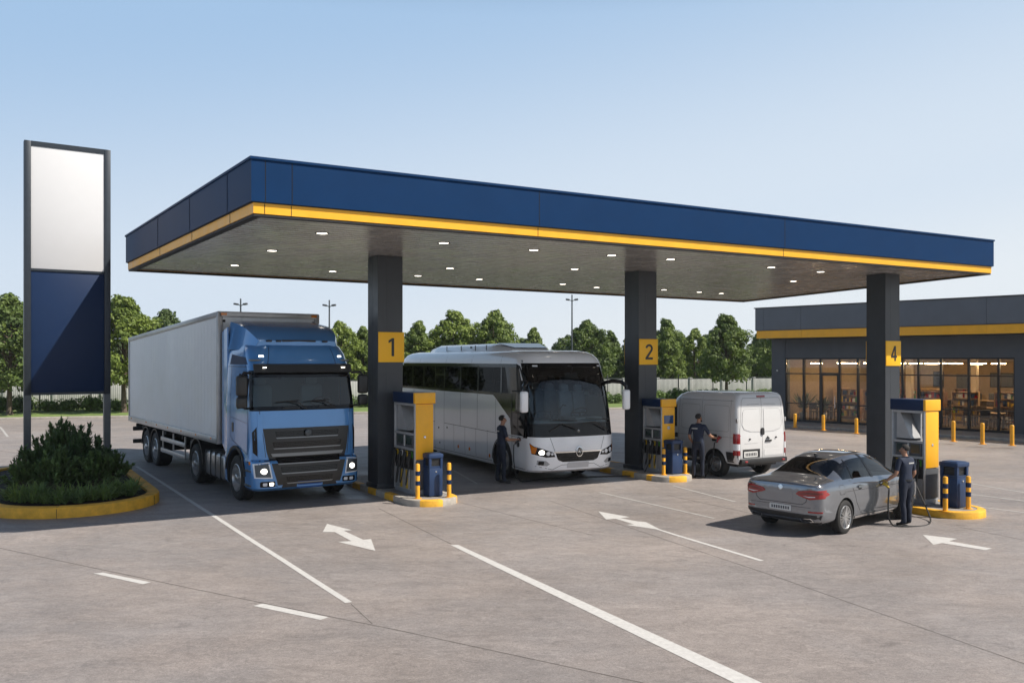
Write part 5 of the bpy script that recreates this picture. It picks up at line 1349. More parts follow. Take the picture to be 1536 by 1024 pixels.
# attendant at the coach, in profile, both hands ahead on the nozzle
l1 = Vector((-.29, 23.9, 0)); f1 = Vector((.93, .36, 0))
r_, rz = person(l1, f1, 1.03, 'attendant in navy uniform refuelling the white coach', ((.26, .08, 1.15), (.16, .34, 1.14), (-.15, 1, .05)), ((-.25, .05, 1.14), (-.10, .30, 1.10), (.25, 1, 0)), head_turn=-.1, lean=.02, stance=.05, letter=(-.08, 1.36))
g = world_of(l1, rz, 1.03, (.11, .50, 1.13)); 
held(g, f1, 'black_plastic', 'black fuel nozzle held at the flank of the white coach', bez(g + Vector((-.18, -.06, -.14)), g + Vector((-.22, -.05, -.7)), (.1, 23.75, .0), (.35, 24.1, .02)) + [Vector(q) for q in ((.9, 24.6, .02), (1.8, 25.0, .02), (2.9, 25.2, .02), (3.7, 25.1, .05), (3.95, 25.1, .6))])
# attendant at the van: back to the viewer, right arm out to the filler
l2 = Vector((5.20, 24.85, 0)); f2 = Vector((.48, .88, 0))
r_, rz = person(l2, f2, 1.02, 'attendant in navy uniform refuelling the white van', ((.31, .10, 1.16), (.40, .32, 1.10), (.55, 1, 0)), ((-.26, .02, 1.13), (-.20, .17, .95), (.1, 1, -.6)), head_turn=-.55, lean=.015, stance=.04, letter=(-.15, 1.37), beard=True)
g = world_of(l2, rz, 1.02, (.47, .44, 1.10))
held(g, (AX * .9 + BX * .3), 'red_lens', 'red fuel nozzle held at the side of the white van', bez(g + Vector((-.16, -.08, -.13)), g + Vector((-.25, -.1, -.8)), (5.6, 25.2, -.1), (5.25, 25.3, .03)) + [Vector(q) for q in ((4.9, 25.4, .03), (4.6, 25.35, .18), (4.25, 25.3, .2), (4.0, 25.2, .7))])
# attendant at the sedan: back to the viewer, left arm down to the filler
l3 = Vector((7.86, 17.76, 0)); f3 = Vector((-.42, .91, 0))
r_, rz = person(l3, f3, .915, 'attendant in navy uniform standing at the grey sedan', ((.26, .0, 1.13), (.25, .17, .93), (-.1, 1, -.5)), ((-.27, .02, 1.14), (-.35, .20, .98), (-.5, 1, -.3)), head_turn=.6, lean=.015, stance=.03, letter=(.0, 1.37))
g = world_of(l3, rz, .915, (-.40, .31, .93))
held(g, (-.65, .76, -.1), 'sticker_yellow', 'yellow fuel nozzle held at the side of the grey sedan', bez(g + Vector((.1, -.14, -.13)), g + Vector((.02, -.25, -.6)), (7.45, 17.7, -.06), (7.72, 17.6, .02)) + bez((7.8, 17.6, .02), (8.6, 17.7, -.02), (8.75, 18.6, -.1), (8.76, 19.42, .72), 20), .12)
# ================= shop =================
mat('shop_wall', (0.066, 0.074, 0.086), .55, var=.1, vscale=1.5)
mat('shop_fascia', (0.115, 0.13, 0.15), .5, var=.08, vscale=1.2)
mat('frame_black', (0.010, 0.010, 0.011), .4)
mat('warm_wall', (0.34, 0.25, 0.155), .8, var=.1)
mat('warm_ceiling', (0.62, 0.52, 0.40), .8)
mat('shop_floor', (0.12, 0.09, 0.07), .35, var=.15)
mat('wood', (0.28, 0.15, 0.07), .5, var=.25, vscale=5)
mat('wood_dark', (0.05, 0.032, 0.022), .5, var=.3)
mat('wood_pale', (0.48, 0.33, 0.19), .5, var=.2, vscale=5)
mat('strip_glow', (1, .9, .7), .5, emit=(1, .70, .38), estr=115)
glass('glass_shop', (.82, .82, .80))
random.seed(11)
SU = Vector((.666, -.746, 0)); SU.normalize(); SN = Vector((-SU.y * -1, 0, 0)); SN = Vector((SU.y, -SU.x, 0)); S0 = Vector((14.4, 46.9, 0))
ang_s = math.atan2(SU.y, SU.x)
# local frame of the shop: x along the front to the right, -y towards the forecourt, y into the shop
shop = tag(empty('petrol_station_shop', S0, ang_s), 'low dark grey shop with glazed front and a yellow band under its roof edge', 'shop')
def sb(name, m, boxes, parent=None, bev=0):
    b = MB()
    for (x0, x1, y0, y1, z0, z1) in boxes: b.box(((x0 + x1) / 2, (y0 + y1) / 2, (z0 + z1) / 2), (x1 - x0, y1 - y0, z1 - z0), bevel=bev)
    return b.build(name, MATS[m], parent or shop)
XR = 24.0; DP = 11.0
for w_ in ((-.8, 0, -.02, .45, .0, 4.4), (11.12, 12.1, -.02, .45, .0, 4.4), (12.1, XR, .0, .4, .0, 4.4)): sb('wall', 'shop_wall', [w_])
sb('header_wall', 'shop_wall', [(0, 11.12, 0, .35, 3.42, 4.4)])
for w_ in ((-.79, -.4, .45, DP, 0, 4.4), (XR - .4, XR, .4, DP, 0, 4.4)): sb('side_wall', 'shop_wall', [w_])
sb('back_wall', 'warm_wall', [(-.4, XR - .4, DP - .2, DP, 0, 4.4)])
for w_ in ((-.39, -.36, .46, DP - .2, 0, 3.6), (12.1, 12.15, .46, DP - .2, 0, 3.6)): sb('inner_wall', 'warm_wall', [w_])
sb('floor', 'shop_floor', [(-.4, XR - .4, .36, DP - .2, .02, .13)])
sb('ceiling', 'warm_ceiling', [(-.36, 12.1, .36, DP - .2, 3.6, 3.66)])
sb('roof', 'shop_wall', [(-.9, XR, -.9, DP + .1, 4.42, 4.46), (-.9, XR, -.9, DP + .1, 5.5, 5.56)])
fs = []
xs = [-1.05, -.55, 1.6, 6.0, 10.4, 15, 19.5, XR + .1]
for a, c in zip(xs, xs[1:]): fs.append((a + .006, c - .006, -1.2, -.9, 4.86, 6.0))
for a, c in ((-.9, 3.2), (3.2, 7.4), (7.4, DP + .1)): fs.append((-1.05, -.8, a + .006, c - .006, 4.86, 6.0))
sb('fascia', 'shop_fascia', fs)
sb('roof_coping', 'frame_black', [(-1.1, XR + .1, -1.25, -.85, 6.0, 6.05), (-1.1, -.75, -.85, DP + .1, 6.0, 6.05), (-1.04, XR + .1, -1.17, -.9, 4.835, 4.862)])
sb('fascia_band', 'yellow', [(a + .004, c - .004, -1.14, -.9, 4.44, 4.83) for a, c in zip(xs[1:], xs[2:])] + [(-1.0, xs[1] - .004, -1.14, -.9, 4.44, 4.83), (-1.0, -.8, -.898, DP, 4.44, 4.83)])
# glazing: one frame + pane per bay
ms = [.0, 1.04, 1.98, 3.02, 3.98, 4.92, 6.2, 6.95, 7.98, 9.2, 10.45, 11.12]
for k, (a, c) in enumerate(zip(ms, ms[1:])):
    w = .05; bx = [(a, a + w, .02, .14, .12, 3.42), (c - w, c, .02, .14, .12, 3.42), (a + w, c - w, .02, .14, 3.34, 3.42), (a + w, c - w, .02, .14, .12, .22)]
    door = k == 2
    if door: bx += [(a + w, c - w, .015, .135, 2.52, 2.66), (a + w, a + w + .07, .0, .1, .22, 2.52), (c - w - .07, c - w, .0, .1, .22, 2.52), (a + .12, c - .12, .02, .08, 1.02, 1.07)]
    else: bx += [(a + w, c - w, .02, .14, 2.57, 2.63), (a + w, c - w, .02, .12, 1.03, 1.08)]
    fr = sb('door' if door else 'window', 'frame_black', bx)
    b = MB(); b.box(((a + c) / 2, .09, 1.78), (c - a - 2 * w, .012, 3.12)); b.build('pane', MATS['glass_shop'], fr)
    if door:
        b = MB(); b.bar((c - .2, -.05, .9), (c - .2, -.05, 1.5), .03, .03); b.box((c - .2, -.02, .95), (.02, .07, .02)); b.box((c - .2, -.02, 1.45), (.02, .07, .02)); b.build('handle', MATS['chrome'], fr)
for x in (.9, 2.9, 4.9, 6.9, 8.9, 10.9):
    for y in (1.6, 4.4, 7.4):
        b = MB(); b.box((x, y, 3.13), (.62, .08, .03)); cl_ = b.build('pendant_lamp', MATS['strip_glow'], shop); b = MB(); b.box((x, y, 3.16), (.66, .12, .03)); b.box((x - .25, y, 3.39), (.01, .01, .43)); b.box((x + .25, y, 3.39), (.01, .01, .43)); b.build('lamp_hanger', MATS['frame_black'], cl_)
b = MB(); b.lathe((-.45, -.03, 2.75), (0, -1, 0), [(.05, 0), (.05, .04), (.03, .06)], 12); b.build('wall_lamp', MATS['plate_white'], shop)
M_S = Matrix.Translation(S0) @ Matrix.Rotation(ang_s, 4, 'Z')
def sp(x, y, z=.13): return M_S @ Vector((x, y, z))
sb('wall_panel', 'wood_dark', [(.2, 1.6, DP - .24, DP - .2, .13, 2.4)]); sb('wall_panel', 'pump_dark', [(4.4, 5.4, DP - .24, DP - .2, .13, 2.5)]); sb('wall_panel', 'wood_dark', [(7.6, 8.6, DP - .24, DP - .2, .13, 2.4)]); sb('wall_panel', 'pump_dark', [(11.2, 12.0, DP - .24, DP - .2, .13, 2.5)])
for x_ in (3.2, 6.6, 9.9): sb('inner_column', 'warm_ceiling', [(x_, x_ + .3, 7.0, 7.3, .13, 3.6)])
# furnishings: tables, chairs, shelves, plants, pictures
def chair_at(x, y, rz, proto=[None]):
    if proto[0] is None:
        r = tag(empty('cafe_chair', sp(x, y), ang_s + rz), 'small wooden chair at a table behind the shop glass', 'chair', 'chairs inside the shop')
        b = MB(); b.box((0, 0, .45), (.44, .44, .05), bevel=.015); b.build('seat', MATS['wood_dark'], r)
        b = MB(); b.box((0, .2, .75), (.44, .04, .36), bevel=.02); b.build('backrest', MATS['wood_dark'], r)
        for sx in (-1, 1):
            for sy in (-1, 1): b = MB(); b.box((sx * .19, sy * .19, .36 if sy > 0 else .22), (.035, .035, .72 if sy > 0 else .44)); b.build('leg', MATS['wood_dark'], r)
        proto[0] = r
    else:
        r = copy_tree(proto[0]); r.location = sp(x, y); r.rotation_euler = (0, 0, ang_s + rz)
def table_at(x, y, proto=[None]):
    if proto[0] is None:
        r = tag(empty('cafe_table', sp(x, y), ang_s), 'pale wooden table standing behind the shop glass', 'table', 'tables inside the shop')
        b = MB(); b.box((0, 0, .74), (.9, .8, .045), bevel=.01); b.build('table_top', MATS['wood_pale'], r)
        for sx in (-1, 1):
            for sy in (-1, 1): b = MB(); b.box((sx * .38, sy * .33, .36), (.05, .05, .72)); b.build('leg', MATS['wood_dark'], r)
        proto[0] = r
    else:
        r = copy_tree(proto[0]); r.location = sp(x, y)
def shelf_at(x, y, rz, k):
    r = tag(empty('display_shelf', sp(x, y), ang_s + rz), 'stocked display shelf inside the lit shop', 'shelf', 'shelves inside the shop')
    b = MB(); b.box((-.6, 0, .8), (.04, .4, 1.6)); b.box((.6, 0, .8), (.04, .4, 1.6)); b.box((0, .19, .8), (1.2, .02, 1.6))
    for z in (.12, .5, .88, 1.26, 1.58): b.box((0, 0, z), (1.18, .38, .03))
    b.build('rack', MATS['wood_pale' if k % 2 else 'wood'], r)
    cols = ['sticker_yellow', 'red_lens', 'plate_white', 'bin_blue', 'sticker_green', 'wood_pale', 'warm_wall']
    for zi, z in enumerate((.15, .53, .91, 1.29)):
        b = MB(); xx = -.55
        while xx < .5:
            w = random.uniform(.07, .16); h = random.uniform(.12, .3); b.mi = random.randrange(7)
            if random.random() < .88: b.box((xx + w / 2, -.05, z + h / 2), (w * .9, .2, h))
            xx += w
        g = b.build('goods', [MATS[c] for c in cols], r)
for x, y in ((.8, 2.2), (4.2, 2.6), (6.6, 1.9), (8.2, 3.4), (9.6, 1.7), (10.6, 3.6), (5.4, 5.2), (2.2, 5.6), (7.6, 6.4), (9.9, 6.2)):
    table_at(x, y)
    chair_at(x, y + .62, 0); chair_at(x, y - .62, PI)
    if random.random() < .7: chair_at(x + .7, y, -PI / 2)
    if random.random() < .5: chair_at(x - .7, y, PI / 2)
for k, (x, y, rz) in enumerate(((2.6, 8.5, 0), (4.0, 8.5, 0), (5.6, 9.2, 0), (8.4, 9.3, 0), (9.8, 9.3, 0), (11.1, 8.9, 0), (3.2, 3.6, .3), (.2, 5.6, PI / 2), (6.0, 3.9, 0), (7.3, 4.6, .2), (9.2, 4.9, -.15), (10.9, 5.4, 0), (1.5, 4.0, .1), (4.6, 6.9, 0))): shelf_at(x, y, rz, k)
def counter(x, y):
    r = tag(empty('serving_counter', sp(x, y), ang_s), 'long dark serving counter at the back of the shop', 'counter')
    b = MB(); b.box((0, 0, .5), (3.0, .6, 1.0), bevel=.02); b.build('counter_body', MATS['wood_dark'], r)
    b = MB(); b.box((0, 0, 1.03), (3.1, .7, .05), bevel=.01); b.build('counter_top', MATS['wood_pale'], r)
    for q in (-1.0, 0.1, .9):
        b = MB(); b.box((q, .0, 1.24), (.4, .3, .36), bevel=.03); b.build('till', MATS['pump_dark'], r)
counter(6.4, 8.2)
for k, (x, z, w, h) in enumerate(((1.2, 2.1, .8, .9), (3.4, 2.2, .6, .9), (6.8, 2.2, 1.2, .8), (9.0, 2.3, .5, .8), (10.4, 2.2, .8, .7))):
    r = tag(empty('framed_picture', sp(x, DP - .24, z), ang_s), 'dark framed picture hanging on the back wall of the shop', 'picture', 'pictures inside the shop')
    b = MB(); b.box((0, 0, 0), (w, .04, h), bevel=.01); b.build('frame', MATS['frame_black'], r)
    b = MB(); b.box((0, -.022, 0), (w - .1, .01, h - .1)); b.build('print', MATS[('wood', 'bin_blue', 'pump_dark', 'wood', 'sticker_green')[k]], r)
# footway in front of the shop
b = MB(); P = [sp(-3, -2.6, 0), sp(XR, -2.6, 0), sp(XR, -.03, 0), sp(-3, -.03, 0)]; b.prism([(p.x, p.y, -.01) for p in P], (0, 0, .12)); struct(b.build('shop_pavement', MATS['island_top']))
b = MB()
for k in range(18):
    a, c = sp(-3 + 1.5 * k + .005, -2.67, .055), sp(-1.5 + 1.5 * k - .005, -2.67, .055); b.bar(a, c, .14, .13, .015)
struct(b.build('pavement_kerb', MATS['kerb_concrete']))
k = 0
for px, py, yt in ((1192.6, 641, 620), (1235, 645, 622), (1284.5, 650, 627), (1430, 662, 631), (1473.6, 666, 634), (1518, 668, 637), (1345, 655, 630), (1385, 658, 630)):
    p = at(px, py, .11); nm = ('third', '')[0]
    d = p.y; h = (py - yt) / F * d
    lab = ('yellow bollard before the leftmost shop window', 'yellow bollard before the shop door', 'plain yellow bollard between shop door and column 4', 'yellow bollard right behind the pump by the sedan', 'middle yellow bollard right of the pump by the sedan', 'rightmost yellow bollard on the shop pavement', 'yellow bollard hidden behind column 4 on the pavement', 'yellow bollard hidden behind the pump on the pavement')[k]; k += 1
    if k > 6: break
    bollard(p, h, .075, lab, False, 'plain bollards along the shop front')

def pot_plant(x, y, h, lab):
    r = tag(empty('potted_plant', sp(x, y), 0), lab, 'plant')
    b = MB(); b.lathe((0, 0, 0), (0, 0, 1), [(.14, 0), (.2, .4), (.18, .41), (.16, .36)], 16, True, True); b.build('pot', MATS['plate_white'], r)
    b = MB(); rnd = random.Random(int(x * 10))
    for k in range(90):
        a = rnd.uniform(0, 6.28); e = rnd.uniform(.1, .8); d = Vector((math.cos(a) * e, math.sin(a) * e, 1)); p = Vector((0, 0, .4)); s = Vector((-math.sin(a), math.cos(a), 0)); L = h * rnd.uniform(.3, .9); q = p + d.normalized() * L
        b.poly([p + d * L * .4, p + d * L * .6 - s * .05, q + Vector((d.x, d.y, -.1)) * .1, p + d * L * .6 + s * .05])
    b.build('foliage', MATS['leaf_pot'], r, normals=False)
mat('leaf_pot', (.04, .09, .03), .6)
pot_plant(.45, 1.0, 1.5, 'tall potted plant at the leftmost shop window'); pot_plant(1.55, 1.1, 1.1, 'low potted plant left of the shop door inside')
# ================= trees, hedge, planter, lamps =================
def leafmat(name, c, var=.35, hue=.0):
    m = bpy.data.materials.new(name); m.use_nodes = True
    nt = m.node_tree; N = nt.nodes; L = nt.links; b = N['Principled BSDF']
    tc = N.new('ShaderNodeTexCoord'); n = N.new('ShaderNodeTexNoise'); n.inputs['Scale'].default_value = 1.3; n.inputs['Detail'].default_value = 5
    L.new(tc.outputs['Object'], n.inputs['Vector'])
    oi = N.new('ShaderNodeObjectInfo'); ad = N.new('ShaderNodeMath'); ad.operation = 'MULTIPLY_ADD'; ad.inputs[1].default_value = .35; L.new(oi.outputs['Random'], ad.inputs[0]); L.new(n.outputs['Fac'], ad.inputs[2])
    cr = N.new('ShaderNodeValToRGB'); e = cr.color_ramp.elements
    e[0].position = .35; e[0].color = (c[0] * (1 - var), c[1] * (1 - var * .8), c[2] * (1 - var * .5), 1)
    e[1].position = .95; e[1].color = (c[0] * (1 + var * 1.3), c[1] * (1 + var), c[2] * (1 + var * .3), 1)
    L.new(ad.outputs[0], cr.inputs[0]); L.new(cr.outputs[0], b.inputs['Base Color']); b.inputs['Roughness'].default_value = .6
    tl = N.new('ShaderNodeBsdfTranslucent'); L.new(cr.outputs[0], tl.inputs[0]); mx = N.new('ShaderNodeMixShader'); mx.inputs[0].default_value = .3
    L.new(b.outputs[0], mx.inputs[1]); L.new(tl.outputs[0], mx.inputs[2]); L.new(mx.outputs[0], N['Material Output'].inputs['Surface'])
    MATS[name] = m
leafmat('leaf_oak', (0.14, 0.20, 0.045), .45); leafmat('leaf_dark', (0.10, 0.15, 0.05)); leafmat('leaf_far', (0.11, 0.155, 0.075))
leafmat('leaf_shrub', (0.11, 0.18, 0.065), .5); leafmat('leaf_tuft', (0.17, 0.25, 0.07), .4); leafmat('leaf_hedge', (0.12, 0.19, 0.045))
mat('bark', (0.10, 0.075, 0.055), .9, var=.3, vscale=6, bump=.6, bscale=12)
def leaf_cloud(b, rnd, c, rad, n, size, flat=.8):
    bm = b.bm
    for _ in range(n):
        while True:
            v = Vector((rnd.uniform(-1, 1), rnd.uniform(-1, 1), rnd.uniform(-1, 1)))
            if .25 < v.length < 1: break
        p = Vector(c) + Vector((v.x * rad, v.y * rad, v.z * rad * flat))
        nrm = (v.normalized() + Vector((rnd.gauss(0, .6), rnd.gauss(0, .6), rnd.gauss(.5, .6)))).normalized()
        t = nrm.cross(Vector((rnd.gauss(0, 1), rnd.gauss(0, 1), rnd.gauss(0, 1)))).normalized(); u = nrm.cross(t)
        s = size * rnd.uniform(.6, 1.35); k = rnd.uniform(.45, .7)
        b.face([bm.verts.new(p - t * s), bm.verts.new(p - u * s * k + t * s * .1), bm.verts.new(p + t * s), bm.verts.new(p + u * s * k + t * s * .1)])
def tree_mesh(seed, H_, cw, base, nclump, nleaf, size, cone=.5):
    rnd = random.Random(seed); T = MB(); C_ = MB()
    top = Vector((rnd.uniform(-.15, .15), rnd.uniform(-.15, .15), H_ * .86))
    pts = [Vector((0, 0, -.05)), Vector((.03, .02, H_ * .25)), Vector((top.x * .5, top.y * .5, H_ * .55)), top]
    T.tube(pts, [.17, .13, .085, .02], 10)
    T.lathe((0, 0, 0), (0, 0, 1), [(.27, -.05), (.2, .12), (.165, .35)], 10, False, False)
    k = 0
    for i in range(nclump):
        f = (i + rnd.random()) / nclump
        z = base + (H_ - base) * f ** .9
        env = cw * (1 - ((f - .22) / .78) ** (1.9 - cone) * .94 if f > .22 else .6 + .4 * (f / .22))
        a = i * 2.399963 + rnd.uniform(-.5, .5); rr = env * math.sqrt(rnd.uniform(.2, 1.0)) * rnd.uniform(.78, 1.2)
        c = Vector((rr * math.cos(a), rr * math.sin(a), z + rnd.uniform(-.2, .2)))
        cr = rnd.uniform(.26, .56) * cw / 2.2 * (1.0 if f < .75 else .72)
        leaf_cloud(C_, rnd, c, cr, int(nleaf * rnd.uniform(.7, 1.2)), size)
        if i % 4 == 0 and f < .85:
            zb = max(base * .75, z - rr * .9); q = (pts[1].lerp(pts[3], max(0, (zb - pts[1].z) / (pts[3].z - pts[1].z))))
            T.tube([q, q.lerp(c, .5) + Vector((0, 0, -.08 * rr)), c], [.055, .035, .012], 6)
    def fin(m, name, mats):
        for f in m.bm.faces: f.smooth = name != 'c'
        me = bpy.data.meshes.new(name); m.bm.to_mesh(me); m.bm.free(); me.materials.append(MATS[mats]); return me
    return T, C_
TREES = []
for sd, H_, cw, base, nc, nl, lf, cn in ((1, 7.4, 2.6, 1.9, 150, 125, 'leaf_oak', .1), (2, 7.0, 2.8, 1.5, 150, 125, 'leaf_oak', -.3), (3, 6.6, 2.1, 1.2, 125, 120, 'leaf_oak', .7), (4, 7.6, 2.9, 1.0, 140, 62, 'leaf_dark', -.1), (5, 7.2, 2.2, .8, 120, 62, 'leaf_far', .5)):
    T, C_ = tree_mesh(sd, H_, cw, base, nc, nl, .115 if lf == 'leaf_oak' else .16, cn)
    r = empty('broadleaf_tree', (0, -500, 0)); tr = T.build('trunk', MATS['bark'], r)
    cr = C_.build('crown', MATS[lf], r, normals=False)
    for p in cr.data.polygons: p.use_smooth = False
    TREES.append((r, H_, [False]))
rt = random.Random(77)
def plant(kind, pos, height, label, group, wide=1.0):
    r, H_, used = TREES[kind]
    o = r if not used[0] else copy_tree(r); used[0] = True
    s = height / H_; o.location = pos; o.rotation_euler = (0, 0, rt.uniform(0, 6.28)); o.scale = (s * wide, s * wide, s)
    tag(o, label, 'tree', group)
def on_verge(px, n):
    """point at depth n behind the kerb on the view line through column px"""
    k = (px - CX) / F; a = K0 + KN * n; t = (k * a.y - a.x) / (KU.x - k * KU.y); return a + KU * t + Vector((0, 0, .08))
# standing trees by the fence: column, depth behind the kerb, top row in the photo
for px, n, yt, kind, wd, lab in ((14, 3.2, 447, 1, 1.0, 'leafy tree at the left edge left of the blank sign'), (186, 4.0, 447, 0, 1.0, 'leafy tree between the blank sign and the truck trailer'), (1090, 5.2, 474, 0, .95, 'round crowned tree right above the white van roof')):
    p = on_verge(px, n); plant(kind, p, EYE + (HY - yt) / F * p.y - .08, lab, None, wd)
for px, n, yt, kind, wd in ((628, 15, 484, 2, 1.0), (682, 16, 468, 0, 1.05), (742, 15, 470, 1, .9), (800, 18, 494, 2, .95), (880, 17, 484, 1, .92), (916, 22, 498, 2, .9), (1002, 16, 494, 2, .95), (1042, 18, 496, 1, .8), (510, 17, 486, 1, .9), (545, 18, 492, 2, 1.0), (450, 16, 500, 2, 1.0), (590, 20, 500, 1, .9), (966, 19, 490, 0, .9), (1138, 22, 500, 2, 1.0), (1180, 18, 480, 1, 1.0), (1000, 26, 480, 0, .8), (-40, 14, 440, 2, 1.1), (60, 15, 452, 3, 1.1), (110, 16, 455, 2, 1.1), (250, 14, 470, 3, 1.0), (320, 16, 478, 1, 1.0), (400, 15, 484, 3, 1.0)):
    p = on_verge(px, n); plant(kind, p, EYE + (HY - yt) / F * p.y - .08, 'green broadleaf tree in the row just beyond the boundary wall', 'trees beyond the boundary wall', wd)
for px in range(-80, 1330, 27):
    n = rt.uniform(26, 40); p = on_verge(px + rt.uniform(-9, 9), n); yt = (503 if px > 300 else 470 + (px / 300) * 30 if px > 0 else 468) + rt.uniform(-7, 9)
    plant(4 if rt.random() < .6 else 3, p, EYE + (HY - yt) / F * p.y, 'darker broadleaf tree in the far belt behind the station', 'trees of the far belt', 1.15)
# clipped hedge shrubs along the fence
rnd = random.Random(5); hb = MB()
for k in range(26): leaf_cloud(hb, rnd, (rnd.uniform(-.55, .55), rnd.uniform(-.3, .3), rnd.uniform(.2, .75)), rnd.uniform(.25, .38), 46, .085)
hs = empty('hedge_shrub', (0, 0, 0)); f_ = hb.build('foliage', MATS['leaf_hedge'], hs, normals=False)
b = MB()
for k in range(5): b.tube([(0, 0, -.02), (.1 * math.cos(k * 1.3), .1 * math.sin(k * 1.3), .3), (.4 * math.cos(k * 1.3), .2 * math.sin(k * 1.3), .6)], [.02, .015, .006], 6)
b.build('stem', MATS['bark'], hs)
for k in range(72):
    o = hs if k == 0 else copy_tree(hs); o.location = verge(-26 + k * 1.32 + rnd.uniform(-.12, .12), 6.3 + rnd.uniform(-.15, .15), .08); sc = rnd.uniform(.85, 1.15); o.scale = (sc, sc, sc * rnd.uniform(.85, 1.15)); o.rotation_euler = (0, 0, math.atan2(KU.y, KU.x) + rnd.choice((0, PI)))
    tag(o, 'low green shrub of the hedge along the fence', 'shrub', 'hedge shrubs along the fence')
# ---- planter under the sign
mat('mulch', (0.018, 0.014, 0.011), .95, var=.5, vscale=30, bump=1.0, bscale=40)
PC = Vector((-10.0, 20.3, 0)); PR = 1.82
pt = tag(empty('planter_bed', PC, RB), 'rounded planting bed with a yellow kerb and dark mulch under the blank sign', 'planter')
pts = resample(stadium(PR, 0, 5.6, 22), .16)
b = MB(); I = kerb_ring(b, pts, .26, 0, .23, lambda i: 0); bmesh.ops.remove_doubles(b.bm, verts=b.bm.verts, dist=1e-4); b.build('kerb', MATS['kerb_yellow'], pt)
b = MB()
for k in range(0, len(pts), 15):
    t = (pts[(k + 1) % len(pts)] - pts[k - 1]).normalized(); n = Vector((-t.y, t.x)); q = pts[k]
    b.bar((*(q - n * .003), .0), (*(q - n * .003), .20), .008, .008)
    b.bar((*(q + n * .01), .2315), (*(q + n * .25), .2315), .008, .006)
b.build('kerb_joint', MATS['seam_dark'], pt)
b = MB(); cx = sum((p for p in I), Vector((0, 0))) / len(I)
rg = [[b.bm.verts.new((*(cx + (p - cx) * f), .17 + .12 * (1 - f) + rnd.uniform(-.012, .012))) for p in I] for f in (1, .8, .55, .3)]
b.skin(rg, False, True); b.build('mulch', MATS['mulch'], pt)
def blade(b, rnd, p, d, ln, w, droop):
    bm = b.bm; d = d.normalized(); s = d.cross(Vector((0, 0, 1)))
    s = s.normalized() if s.length > .01 else Vector((1, 0, 0)); prev = None; q = Vector(p)
    for i in range(4):
        f = i / 3; ww = w * (1 - f) ** .7 * (.5 + min(1, f * 4) * .5)
        cur = (bm.verts.new(q - s * ww), bm.verts.new(q + s * ww))
        if prev: b.face([prev[0], prev[1], cur[1], cur[0]])
        prev = cur; dd = d + Vector((0, 0, -droop * (f + .2))); q = q + dd.normalized() * ln / 3
def shrub_mesh(seed, H_, W_, nb):
    rnd = random.Random(seed); S_ = MB(); Fo = MB()
    for i in range(nb):
        a = rnd.uniform(0, 2 * PI); e = rnd.uniform(.1, 1.0); tip = Vector((math.cos(a) * W_ * e, math.sin(a) * W_ * e, H_ * (1 - .55 * e * e) * rnd.uniform(.72, 1.1)))
        p0 = Vector((rnd.uniform(-.1, .1), rnd.uniform(-.1, .1), 0)); m = p0.lerp(tip, .5) + Vector((0, 0, -.1 * H_ * e))
        path = [p0, p0.lerp(m, .6) + Vector((0, 0, .05)), m, tip]; S_.tube(path, [.014, .012, .009, .004], 5)
        for k in range(38):
            f = rnd.uniform(.25, 1) ** .7; q = (m.lerp(tip, (f - .5) * 2) if f > .5 else p0.lerp(m, f * 2)); d0 = (tip - m).normalized()
            d = (d0 * rnd.uniform(.3, 1.1) + Vector((rnd.gauss(0, .6), rnd.gauss(0, .6), rnd.gauss(.2, .5)))).normalized()
            for j in range(3):
                d2 = (d + Vector((rnd.gauss(0, .35), rnd.gauss(0, .35), rnd.gauss(.1, .3)))).normalized(); blade(Fo, rnd, q + d * .03 * j, d2, rnd.uniform(.07, .12), rnd.uniform(.026, .042), .4)
    return S_, Fo
SH = []
for sd, nb in ((21, 46), (22, 40), (23, 52)):
    S_, Fo = shrub_mesh(sd, 1.0, .75, nb); r = empty('evergreen_shrub'); Fo.build('foliage', MATS['leaf_shrub'], r, normals=False); S_.build('stem', MATS['bark'], r); SH.append((r, [False]))
def bed(a, c, z=.24): v = PC + AX * a + BX * c; return Vector((v.x, v.y, z))
for k, (a, c, s, h) in enumerate(((-.55, 2.4, 1.05, 1.25), (.35, 2.1, 1.05, 1.42), (-.05, 3.2, 1.0, 1.45), (.75, 3.1, .9, 1.15), (-.95, 1.5, .75, .75), (.55, 1.1, .85, .95), (-.25, 1.2, .9, 1.1), (1.05, 2.1, .75, .85), (-.75, 2.9, .7, .85), (.2, 4.3, .9, 1.1))):
    r, u = SH[k % 3]; o = r if not u[0] else copy_tree(r); u[0] = True
    o.location = bed(a, c); o.scale = (s * .94, s * .94, h * (.84 if k not in (2, 1) else .95)); o.rotation_euler = (0, 0, k * 1.7)
    tag(o, 'dark green spreading shrub in the planting bed under the sign', 'shrub', 'shrubs in the planting bed')
rnd = random.Random(9); tb = MB()
for k in range(80):
    a = rnd.uniform(0, 2 * PI); e = rnd.uniform(.15, 1.0); d = Vector((math.cos(a) * e, math.sin(a) * e, rnd.uniform(.6, 1.2)))
    blade(tb, rnd, (rnd.uniform(-.12, .12), rnd.uniform(-.12, .12), 0), d, rnd.uniform(.32, .62), rnd.uniform(.012, .024), 1.0)
tf = tag(tb.build('grass_tuft', MATS['leaf_tuft'], None, normals=False), 'arching grassy tuft at the front of the planting bed', 'plant', 'grassy tufts in the planting bed')
for k in range(26):
    o = tf if k == 0 else tf.copy()
    if k: COL.objects.link(o)
    f = (k % 13) / 12; row = k // 13; ang = R(188 + 164 * f); rr = (1.28, .92)[row] * rnd.uniform(.88, 1.04)
    o.location = bed(rr * math.cos(ang), rr * math.sin(ang) + .2 + row * .15, .21); s = rnd.uniform(.75, 1.15); o.scale = (s, s, s * rnd.uniform(.8, 1.1)); o.rotation_euler = (0, 0, rnd.uniform(0, 6))
